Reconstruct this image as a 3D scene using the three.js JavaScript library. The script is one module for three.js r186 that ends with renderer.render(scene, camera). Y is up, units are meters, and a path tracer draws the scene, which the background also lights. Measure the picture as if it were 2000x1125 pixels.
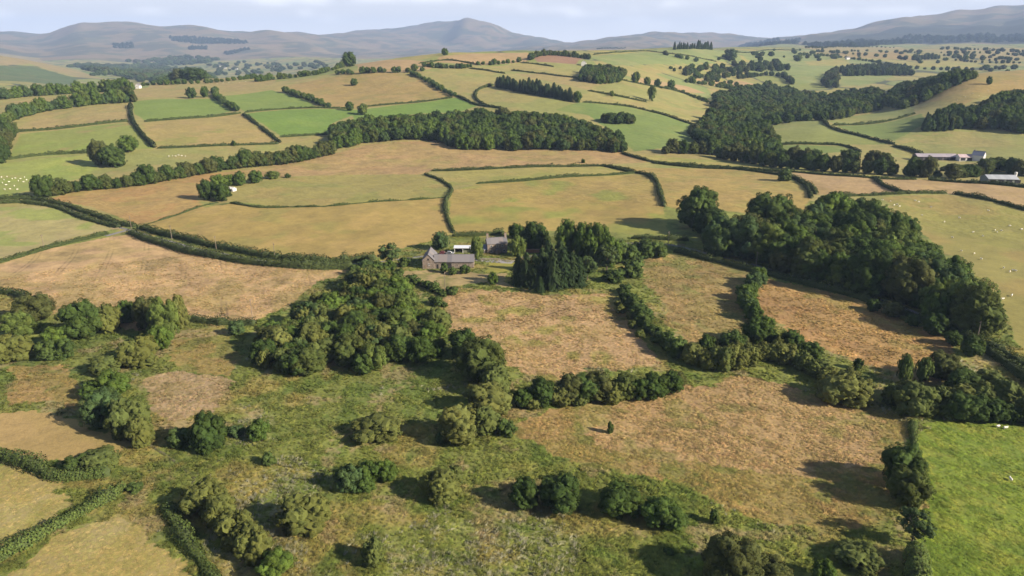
import * as THREE from 'three';
import { mergeGeometries } from 'three/addons/utils/BufferGeometryUtils.js';
import { MarchingCubes } from 'three/addons/objects/MarchingCubes.js';

// ---------------------------------------------------------------- camera, sky, sun, exposure
const scene = new THREE.Scene();
const camera = new THREE.PerspectiveCamera(44.47, 16 / 9, 1, 40000);
camera.position.set(0, 105, 0);
camera.rotation.set(THREE.MathUtils.degToRad(-18.93), 0, 0);
const renderer = new THREE.WebGLRenderer({ antialias: true });
renderer.toneMapping = THREE.LinearToneMapping;
renderer.toneMappingExposure = 2.2;
renderer.shadowMap.enabled = true;
renderer.shadowMap.type = THREE.PCFSoftShadowMap;

const SUN_UP = THREE.MathUtils.degToRad(29), SUN_BACK = THREE.MathUtils.degToRad(15);
const sunDir = new THREE.Vector3(Math.cos(SUN_UP) * Math.cos(SUN_BACK), Math.sin(SUN_UP), Math.cos(SUN_UP) * Math.sin(SUN_BACK));
const sun = new THREE.DirectionalLight(new THREE.Color(1, 0.87, 0.7), 5);
sun.position.copy(sunDir).multiplyScalar(2000); sun.target.position.set(0, 0, -300);
sun.castShadow = true; sun.shadow.mapSize.set(4096, 4096);
Object.assign(sun.shadow.camera, { left: -900, right: 900, top: 900, bottom: -900, near: 100, far: 6000 });
scene.add(sun, sun.target);

// seeded random numbers and lattice noise
function rng(seed) { let s = seed >>> 0; return () => { s = (s + 0x6d2b79f5) | 0; let t = Math.imul(s ^ (s >>> 15), 1 | s); t = (t + Math.imul(t ^ (t >>> 7), 61 | t)) ^ t; return ((t ^ (t >>> 14)) >>> 0) / 4294967296; }; }
const LAT = new Float32Array(65536); { const r = rng(11); for (let i = 0; i < 65536; i++) LAT[i] = r() * 2 - 1; }
function noise(x, y) {
  const xi = Math.floor(x), yi = Math.floor(y); let fx = x - xi, fy = y - yi;
  fx = fx * fx * (3 - 2 * fx); fy = fy * fy * (3 - 2 * fy);
  const a = (xi & 255) | ((yi & 255) << 8), b = ((xi + 1) & 255) | ((yi & 255) << 8), c = (xi & 255) | (((yi + 1) & 255) << 8), d = ((xi + 1) & 255) | (((yi + 1) & 255) << 8);
  const p = LAT[a] + (LAT[b] - LAT[a]) * fx, q = LAT[c] + (LAT[d] - LAT[c]) * fx;
  return p + (q - p) * fy;
}
const clamp = (x, a, b) => x < a ? a : x > b ? b : x;
const smooth = (a, b, x) => { const t = clamp((x - a) / (b - a), 0, 1); return t * t * (3 - 2 * t); };
const lin = (c) => c <= 10.3 ? c / 255 / 12.92 : Math.pow((c / 255 + 0.055) / 1.055, 2.4);

{ // the sky: pale at the horizon, bluer above, thin cloud veils; the same all round
  const W = 1024, Hh = 512, d = new Float32Array(W * Hh * 4);
  for (let j = 0; j < Hh; j++) {
    const el = ((j + 0.5) / Hh - 0.5) * Math.PI, s = Math.max(0, Math.sin(el)), k = Math.exp(-s * 8), k2 = Math.exp(-s * 1.6);
    for (let i = 0; i < W; i++) {
      const az = (i + 0.5) / W * Math.PI * 2, cx = Math.cos(az), cz = Math.sin(az);
      const q = 1 / (s + 0.06), u = cx * q * 1.0, v = cz * q * 1.0;
      let n = noise(u * 1.1 + 40, v * 1.1 + 9) * 0.55 + noise(u * 2.7 + 7, v * 2.7) * 0.3 + noise(u * 6 + 3, v * 6) * 0.15;
      const cl = smooth(0.12, 0.5, n) * smooth(0.012, 0.045, s) * 0.42;
      const base = [0.022 + 0.05 * k2 + 0.6 * k, 0.045 + 0.064 * k2 + 0.56 * k, 0.1 + 0.09 * k2 + 0.5 * k];
      const o = (j * W + i) * 4, cc = [0.95, 0.93, 0.95];
      for (let c = 0; c < 3; c++) d[o + c] = base[c] + (cc[c] - base[c]) * cl;
      d[o + 3] = 1;
    }
  }
  const t = new THREE.DataTexture(d, W, Hh, THREE.RGBAFormat, THREE.FloatType);
  t.mapping = THREE.EquirectangularReflectionMapping; t.magFilter = THREE.LinearFilter; t.needsUpdate = true;
  scene.background = t; scene.environment = t;
}
scene.fog = new THREE.FogExp2(new THREE.Color(0.46, 0.64, 1.0), 0.00007);
const HEIGHTS = [[-260,-60,1],[-260,-130,1],[-260,-210,1],[-120,-60,1],[-120,-130,1],[-120,-210,1],[0,-60,-0.5],[0,-130,-0.5],[0,-210,-0.5],[120,-60,-0.5],[120,-130,-0.5],[120,-210,-0.5],[260,-60,-0.5],[260,-130,-0.5],[260,-210,-0.5],[-281,-305,1.02],[-369.5,-412,0.32],[-199.1,-305,1.02],[-261.7,-412,0.32],[-117.1,-305,1.02],[-154,-412,0.32],[-35.1,-305,1.02],[-46.2,-412,0.32],[35.1,-305,1.02],[46.2,-412,0.32],[117.1,-305,1.02],[154,-412,0.32],[199.1,-305,1.02],[261.7,-412,0.32],[281,-305,1.02],[369.5,-412,0.32],[0,150,-6],[-250,120,-6],[250,120,-6],[0,900,-10],[1200,300,0],[-1200,300,0],[-600,-60,0],[600,-60,4],[-442,-480,4.86],[-355.1,-482,4.44],[-268.5,-486,3.61],[-180.5,-490,2.77],[-90.2,-490,2.77],[0,-478,3.49],[87.6,-475,4.13],[175.5,-476,3.91],[258.1,-466,4.29],[348.1,-472,4.76],[451.2,-470,3.43],[-587.3,-650,7.49],[-456.4,-630,5.95],[-342.3,-630,5.95],[-231.8,-640,4.38],[-116.8,-645,3.59],[0,-640,4.38],[114.2,-630,3.67],[232.1,-640,2.06],[338.8,-622,2.7],[450.3,-620,3.03],[585.3,-620,3.03],[-552.4,-775,21.7],[-414.3,-775,21.7],[-275.1,-770,16.84],[-199.8,-800,16.21],[-128,-712,9.39],[0,-705,7.32],[102.3,-710,6.62],[185.2,-735,4.21],[273.5,-760,0.78],[353.2,-755,1.47],[421.1,-730,0.72],[504.8,-700,5.01],[-838.7,-950,29.21],[-663.1,-940,33.23],[-500,-945,32.85],[-372.5,-960,31.71],[-232.6,-940,26.78],[-131.5,-930,27.61],[0,-920,29.71],[95.6,-900,27.01],[179,-900,17.67],[225.9,-830,4.13],[328.1,-960,5.17],[392.5,-920,12.53],[439.1,-880,10.42],[473.8,-830,12.89],[523.4,-815,14.55],[570.9,-800,16.21],[759.8,-820,16.86],[-806.3,-1150,38.33],[-667.8,-1120,38.55],[-587.8,-1150,42.99],[-490.6,-1210,45.46],[-357,-1160,45.58],[-227.3,-1080,40.93],[-111.5,-1060,42.11],[0,-1110,50.38],[113.5,-1080,44.58],[230.4,-1090,25.51],[341.5,-1150,9.31],[542.6,-1400,2.9],[598.9,-1250,13.84],[577.8,-1050,24.84],[596.9,-1000,42.29],[634.5,-950,42.19],[693.6,-990,49.61],[909.8,-1000,52.43],[-615.9,-1260,47.23],[-496.3,-1370,51.36],[-429,-1400,52.05],[-342.5,-1370,64.13],[-294.5,-1370,69.58],[-232.4,-1400,79.89],[-130,-1450,90.42],[-40.8,-1480,92.05],[31,-1500,92.86],[-128.2,-1230,65.04],[0,-1320,70.87],[126.1,-1400,73.43],[104.9,-1520,87.72],[184.9,-1330,61.79],[203.9,-1850,93.65],[344.2,-2000,96.65],[505.5,-2100,101.7],[303.1,-1450,48.23],[446.9,-1600,31.64],[593,-1900,55.87],[689.7,-1800,34.52],[694.4,-2400,90.28],[949.3,-2500,73.3],[903.6,-2000,40.02],[1211.7,-2700,70.76],[808.3,-1650,18.26],[965.3,-1750,24.77],[1276.1,-2300,45.53],[1557,-2500,56.87],[793.7,-1190,67.92],[662.9,-1080,59.1],[954.9,-1200,81.9],[1362.2,-3600,97],[1830.4,-3800,94.08],[2338.6,-4000,98.71],[2750.6,-4000,101.32],[907.9,-3300,99.81],[-1140.8,-1700,21.35],[-1594,-2600,3.2],[-1561.9,-2700,-4.32],[-1703,-2500,23.77],[-2071.3,-3000,66.96],[-1951.4,-3000,47.24],[-2583.3,-3000,86.59],[-1882.6,-3050,26.14],[-2408.5,-4500,-41.21],[-1809.3,-4000,-38.27],[-1529.2,-4400,-37.96],[-1275.5,-4600,-7.86],[-2327.8,-5800,-6.67],[-3216.3,-6200,-6.21],[-1824.8,-6000,9.22],[-3698.9,-6300,16.85],[-4684.4,-6800,63.28],[-1436.7,-6500,14.05],[-187.9,-2100,50],[45.4,-2200,60],[-405.3,-1900,35],[-653.7,-1900,25],[-842.9,-1750,15],[-929,-1500,15],[1032.2,-1500,30],[1111.3,-1700,25],[516.1,-3000,60],[0,-3500,20],[-495.4,-3000,10],[-412.9,-6000,30],[756.9,-5500,50],[-2752.5,-4000,10],[-2975.4,-4600,0],[674.4,-2800,80],[1431.3,-1600,40],[-10692.1,-12500,271.55],[-8546.1,-12500,303.74],[-7718.9,-12000,264.89],[-6332.2,-10300,295.24],[-5909.2,-10200,358.74],[-5581.1,-9700,340.1],[-5636.7,-9350,199.43],[-5277.4,-9300,252.86],[-5325.9,-9900,376.56],[-4858.3,-9900,351.27],[-4094,-10000,321.76],[-3344.4,-10200,293.39],[-2874,-10500,244.91],[-2360.8,-11500,258.23],[-4948.9,-8600,191.85],[-4080.6,-8500,163.37],[-3209.8,-8500,135.83],[-2539.1,-8200,81.43],[-5491.9,-8500,108.23],[-2120.8,-8800,62.5],[-6059.2,-9300,168.86],[-2239.8,-12600,305.33],[-1802.5,-13200,365.74],[-1370.3,-13400,429.77],[-988.7,-13200,471.3],[-783.1,-12500,447.88],[-1111.2,-12100,211.56],[-730.4,-12150,329.41],[-609.8,-12800,476.52],[-348.6,-12800,464.28],[-130.1,-12700,339.57],[258.7,-12600,272.89],[686.1,-12500,174.65],[1030.6,-12500,126],[-1262.5,-11500,169.07],[-749.3,-11500,183.97],[-323.3,-11800,224.17],[-1780.8,-10800,123.14],[-825.7,-10000,76.26],[0,-10500,67.98],[1337.9,-13000,177.43],[1958.8,-13000,244.68],[2667,-13000,303.33],[3287.8,-13000,320.05],[3914.2,-13000,278.22],[4282.6,-12500,223.16],[2917.3,-8500,141.34],[3301.4,-8600,175.18],[3512.5,-8700,220.92],[4084,-8800,290.11],[4478.9,-8900,383.16],[4996.5,-9200,439.29],[5596.1,-9600,496.38],[6225.1,-10000,563.17],[6618.4,-10200,604.43],[7101,-10300,609.33],[9217.9,-10500,645.5],[3893.6,-7600,245.37],[4408.8,-7600,264.87],[5042.7,-7800,333.88],[5431,-8000,395.69],[6497.1,-8000,466.5],[2718.3,-6600,133.22],[3189.1,-6200,147.57],[3822.6,-6200,167.61],[4454.8,-6200,187.61],[2062,-6000,107.28],[-9000,-14500,150],[-5000,-15000,100],[0,-16000,150],[3000,-15500,150],[7000,-13000,350],[12000,-6000,200],[-12000,-6000,150],[-9000,3000,50],[9000,3000,80],[0,9000,50],[0,-9000,40],[2500,-9000,60]];
const FIELDS = [
["mown",[-145.0,-163.2,-124.8,-157.6,-114.0,-150.8,-106.4,-142.8,-104.6,-135.8,-110.4,-124.9,-115.9,-115.0]],
["mown",[-113.5,-108.0,-105.9,-121.7,-101.8,-128.9,-97.9,-136.0,-91.2,-139.0,-83.3,-137.6,-73.6,-129.1,-62.0,-117.2,-56.7,-108.9]],
["hay",[-165.4,-191.4,-131.1,-181.1,-108.2,-171.7,-104.3,-168.1,-109.1,-163.0,-117.6,-156.7,-138.9,-166.4,-149.6,-169.6]],
["pinkhay",[-280.0,-303.9,-273.0,-325.3,-260.7,-343.4,-254.2,-370.4,-235.9,-398.2,-225.4,-404.0,-188.5,-373.3,-144.5,-346.3,-101.4,-332.8,-81.3,-333.7,-83.7,-322.0,-94.9,-277.9,-103.6,-262.5,-116.7,-261.9,-131.1,-264.3,-135.0,-257.1,-159.5,-254.4,-191.6,-270.8,-228.4,-296.7,-261.1,-281.3]],
["mowngreen",[-407.9,-439.8,-340.1,-460.1,-313.1,-465.7,-279.2,-448.0,-240.3,-419.0,-254.9,-400.1,-262.1,-374.0,-265.1,-349.7,-291.3,-303.5]],
["gold",[-225.3,-424.4,-215.8,-447.4,-207.4,-467.5,-194.0,-477.9,-159.0,-467.3,-124.0,-466.0,-79.0,-487.1,-48.3,-497.4,-41.1,-442.5,-35.0,-407.3,-41.1,-391.4,-56.9,-377.9,-70.1,-356.0,-91.9,-346.0,-123.0,-353.2,-156.5,-370.7,-202.4,-403.5]],
["gold2",[-324.1,-483.5,-318.7,-544.6,-277.8,-568.6,-234.5,-608.9,-223.3,-602.1,-218.4,-576.0,-228.6,-538.3,-221.9,-489.7,-207.4,-467.5,-215.8,-447.4,-225.3,-424.4,-232.7,-427.8,-284.1,-468.7]],
["olive",[-209.6,-499.8,-213.4,-550.6,-208.4,-571.2,-186.9,-582.9,-131.3,-601.3,-75.9,-595.7,-45.8,-529.3,-48.3,-497.4,-88.9,-482.3,-124.3,-467.3,-159.9,-470.3,-193.1,-484.9]],
["redtan",[-230.2,-609.2,-183.4,-668.0,-146.2,-727.2,-80.2,-745.8,0.0,-712.3,110.2,-704.5,126.0,-656.7,82.9,-635.0,0.0,-620.1,-69.2,-614.4,-75.9,-595.7,-131.3,-601.3,-186.9,-582.9,-215.7,-580.3]],
["strip",[-66.5,-609.7,0.0,-609.8,81.9,-627.2,104.8,-600.5,20.6,-563.5,-28.1,-549.6,-45.3,-533.6]],
["goldgreen",[-45.9,-521.1,-27.9,-544.8,20.4,-559.4,103.6,-592.8,115.0,-562.4,103.0,-479.1,96.0,-430.3,91.1,-399.1,72.4,-402.9,30.9,-413.0,-4.6,-408.7,-32.7,-403.8,-40.1,-442.5]],
["gold",[98.0,-628.6,181.8,-626.0,216.8,-596.0,222.0,-542.0,210.9,-490.1,191.8,-454.6,149.3,-447.8,107.7,-454.9,101.4,-462.2,113.3,-533.6,115.0,-566.8]],
["strip",[113.2,-697.9,193.1,-667.2,244.9,-636.9,301.8,-592.5,365.3,-582.8,351.1,-559.2,291.3,-570.9,237.4,-604.9,184.0,-634.0,128.5,-657.2]],
["pinkhay2",[235.7,-594.6,288.6,-565.3,279.7,-527.0,283.0,-500.3,237.7,-497.4,218.5,-499.8,228.1,-537.4]],
["pinkhay2",[295.5,-569.2,336.5,-555.2,357.4,-543.3,381.3,-520.3,434.8,-492.5,376.3,-420.6,332.9,-449.5,332.1,-474.3,313.5,-502.2,284.6,-503.5,283.0,-531.2]],
["sheepgreen",[260.9,-492.4,311.4,-498.5,329.2,-464.4,330.7,-446.2,364.5,-388.3,206.9,-204.8,184.7,-232.8,207.6,-278.9,232.5,-348.4,245.8,-416.8]],
["rough",[65.7,-346.5,87.1,-360.1,115.4,-329.1,108.5,-305.7,97.9,-280.7,89.4,-252.8,61.2,-230.1,60.0,-265.5]],
["orange",[112.8,-305.9,121.5,-317.7,139.8,-303.1,159.0,-274.5,165.3,-253.9,160.8,-232.9,133.6,-219.3,120.4,-229.0,106.4,-250.6,102.5,-268.3]],
["pinkhay3",[-31.2,-277.6,-23.1,-300.3,-2.3,-296.5,13.4,-288.5,47.5,-293.2,47.8,-254.4,52.6,-227.8,35.1,-219.6,10.2,-211.6,0.0,-226.6,-19.7,-250.7,-28.8,-263.6]],
["tanmeadow",[0.0,-183.0,9.4,-192.3,29.4,-201.0,75.7,-214.3,110.1,-192.6,116.5,-182.6,93.4,-140.2,79.3,-133.3,67.7,-139.3,50.1,-145.9,45.6,-153.2,27.0,-160.3,8.3,-164.6]],
["tanmeadow",[-176.0,-220.3,-153.6,-218.2,-137.9,-206.1,-130.1,-189.6,-147.4,-192.5,-156.9,-192.7]],
["tanmeadow",[-129.9,-246.2,-108.9,-252.0,-94.7,-228.9,-96.1,-213.7,-115.7,-219.1]],
["orangemeadow",[18.9,-192.5,29.2,-199.4,57.3,-209.0,75.1,-212.4,92.7,-204.8,108.5,-192.6,105.5,-174.1,92.9,-159.6,74.1,-156.0,58.5,-161.5,44.0,-163.9,28.8,-173.0,20.9,-180.8]],
["bright",[119.5,-185.1,194.3,-181.3,143.1,-102.9,78.2,-103.5,86.9,-120.7]],
["pinkpatch",[-120.2,-208.9,-113.1,-217.3,-94.4,-211.6,-87.0,-190.3,-94.0,-184.9,-99.7,-179.3,-109.7,-189.2]],
["bank",[-56.6,-330.0,-42.9,-331.4,-17.5,-327.6,0.0,-322.0,0.0,-301.9,-16.4,-306.4,-32.3,-300.4,-48.5,-317.1]],
["lawn",[-12.5,-343.3,0.8,-342.6,0.7,-324.6,-11.2,-326.7]],
["yellowgreen",[-545.0,-600.4,-455.2,-628.2,-424.0,-652.1,-390.0,-663.4,-364.6,-620.6,-349.9,-578.4,-353.2,-518.0,-355.0,-482.2,-428.2,-463.9]],
["yg2",[-459.9,-646.0,-512.4,-746.7,-471.3,-777.8,-426.3,-804.6,-385.8,-744.5,-347.8,-690.6,-396.6,-670.9]],
["hay2",[-528.4,-759.1,-565.1,-877.7,-528.1,-923.8,-495.5,-939.0,-432.9,-819.1,-475.5,-785.3]],
["green",[-507.0,-972.9,-474.3,-1006.3,-414.2,-1015.2,-352.0,-913.1,-374.3,-851.2,-417.0,-820.9,-455.4,-871.3]],
["green",[-416.3,-1039.4,-363.8,-1104.6,-285.0,-1012.0,-254.0,-946.2,-292.1,-939.4,-332.4,-903.2]],
["hay3",[-413.9,-805.0,-370.0,-840.6,-334.7,-891.8,-239.7,-734.3,-303.6,-704.1,-346.4,-692.9]],
["green2",[-329.9,-892.4,-291.0,-935.5,-207.4,-946.8,-197.9,-901.0,-211.3,-848.8,-200.8,-780.2,-245.6,-762.7]],
["hay2",[-529.0,-1019.5,-610.6,-1248.4,-1356.1,-3744,-403.4,-1256.4,-380.9,-1133.5,-436.0,-1090.5,-481.6,-1022.4]],
["hay4",[-365.3,-1160.5,-270.2,-1254.0,-163.1,-1201.8,-78.7,-1017.6,-151.8,-978.9,-208.4,-951.4,-235.0,-950.7,-297.4,-1058.4]],
["green2",[-205.6,-938.0,-150.8,-971.6,-78.2,-1010.7,-43.5,-947.8,-65.1,-919.7,-140.0,-897.6,-190.1,-863.5]],
["olivehay",[-162.0,-1226.3,-70.3,-1265.8,-12.8,-1230.6,-27.1,-1107.5,-53.1,-1051.5,-51.3,-970.8,-76.8,-1021.1]],
["olivehay",[-50.1,-1051.4,-27.0,-1102.5,28.9,-1029.3,80.1,-963.7,58.1,-912.8,-9.7,-916.7,-44.7,-976.8]],
["green3",[54.7,-909.7,88.6,-966.8,144.5,-974.9,196.6,-957.2,228.1,-915.7,235.2,-820.3,207.2,-758.3,122.2,-706.9,112.7,-788.3,94.0,-884.5]],
["olivehay",[92.2,-1008.3,112.0,-1064.8,192.4,-1042.0,335.0,-1218.3,339.9,-1144.7,231.7,-930.9,198.8,-968.3,145.5,-982.7]],
["olive2",[123.0,-1097.9,181.4,-1238.3,294.1,-1270.3,340.4,-1238.6,194.1,-1051.9,127.8,-1072.4]],
["pinkhay2",[215.3,-1314.8,333.8,-1403.5,366.1,-1373.1,296.5,-1281.0,214.2,-1251.7]],
["hay2",[0.0,-1276.9,55.6,-1229.9,139.3,-1173.2,113.0,-1075.6,78.1,-1117.9,8.5,-1214.8]],
["olivehay",[-70.3,-1265.8,18.8,-1357.8,120.0,-1329.6,157.4,-1255.2,140.1,-1180.7,55.9,-1235.5,-12.9,-1237.8]],
["pinkhay2",[-944.1,-4396,-231.5,-1395.2,-137.1,-1320.4,-139.0,-1251.2,-177.9,-1217.9,-260.3,-1248.4]],
["pinkhay2",[-134.3,-1389.9,-40.9,-1484.0,36.6,-1516,28.8,-1386.0,-62.7,-1293.0,-137.1,-1320.4]],
["red",[39.7,-1436.1,84.0,-1522,140.7,-1508,121.0,-1397.0,47.8,-1379.9]],
["olive2",[28.5,-1372.6,126.2,-1400.6,198.2,-1429.1,157.4,-1255.2,73.4,-1322.8]],
["green4",[159.8,-1542,334.2,-1866,426.7,-1873,521.6,-1884,342.0,-1645,200.5,-1446.4]],
["green4",[192.2,-1744,421.3,-2041,799.3,-2832,634.9,-2040,525.2,-1897,395.5,-1913,346.6,-1935]],
["olivehay",[204.2,-1436.4,340.0,-1635,519.8,-1877,520.2,-1782,357.9,-1558,259.2,-1433.8]],
["green4",[748.0,-2525,1166.9,-3025,1081.9,-2444,810.7,-2088,642.8,-1973]],
["pinkhay2",[365.5,-1543,526.5,-1676,565.2,-1615,493.1,-1565,396.1,-1533]],
["hay2",[391.0,-1470.1,490.1,-1484.9,509.7,-1449.3,417.3,-1347.2,372.2,-1358.7]],
["green4",[749.2,-2019,946.8,-2185,760.2,-1742,658.1,-1681]],
["green4",[846.5,-1901,1089.9,-2035,856.7,-1727,745.3,-1665]],
["strip",[909.0,-2305,1167.6,-2600,1019.5,-2228,850.9,-2116]],
["strip",[1301.1,-2441,1501,-2552,1508,-2302,1332.5,-2233,1228.3,-2241]],
["hay4",[1217.5,-2943,1767,-3376,1408.2,-2577,1180.5,-2629]],
["hay2",[1733,-2992,2278,-3306,2124,-2795,1666,-2535]],
["hay2",[1537,-3991,2400,-4654,1844,-3432,1258.2,-3043]],
["hay2",[1864,-3564,2733,-3973,2652,-3349,1803,-3077]],
["green5",[341.6,-969.9,422.8,-992.5,393.2,-882.6,400.5,-823.3,412.7,-771.5,359.2,-781.6,295.3,-798.6]],
["green5",[430.5,-997.6,519.4,-1047.8,573.6,-1035.6,526.7,-946.5,465.8,-922.5,407.9,-909.9]],
["darkgreen",[404.2,-898.1,461.1,-912.9,524.9,-926.4,501.2,-870.1,422.2,-790.4,407.5,-838.5]],
["darkgreen",[294.3,-787.8,355.6,-773.3,361.8,-738.3,316.0,-730.3,283.5,-727.7]],
["olive2",[409.2,-764.3,497.4,-819.8,532.0,-809.7,563.0,-787.4,688.1,-768.7,558.9,-615.7,458.2,-638.1,424.5,-690.7,413.3,-725.1]],
["hay4",[569.6,-1034.4,638.6,-1074.5,1400.0,-2098,1986,-2294,839.7,-957.7,652.9,-979.8,576.4,-928.4]],
["strip",[565.0,-1232.3,602.7,-1188.5,599.4,-1084.9,546.2,-1103.6,470.8,-1071.6]],
["hay2",[-776.8,-915.5,-678.7,-963.2,-632.4,-1022.1,-561.0,-1065.6,-537.7,-1019.8,-578.7,-943.4,-609.1,-860.0,-703.6,-824.5]],
["moorhay",[-2087,-2418,-4168,-6042,-4276,-6657,-1812,-3103,-1514,-2730,-1596,-2694,-1865,-2864,-1633,-1884]],
["forest",[2095,-5648,3245,-7401,3919,-7966,4430,-8124,4802,-8013,4652,-7184,5090,-7756,5521,-8055,6247,-7381,3731,-4356,3568,-5780,2288,-5122]],
["bracken",[-1521,-1752,-1806,-2605,-1818,-2819,-1560,-2633,-1367.6,-2302,-1163.7,-1333.3]],
["hay2",[-892.5,-1058.0,-806.8,-1150.7,-1023.2,-1555,-1196.0,-2011,-1061.3,-1782,-699.2,-1025.3]]
];
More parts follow.
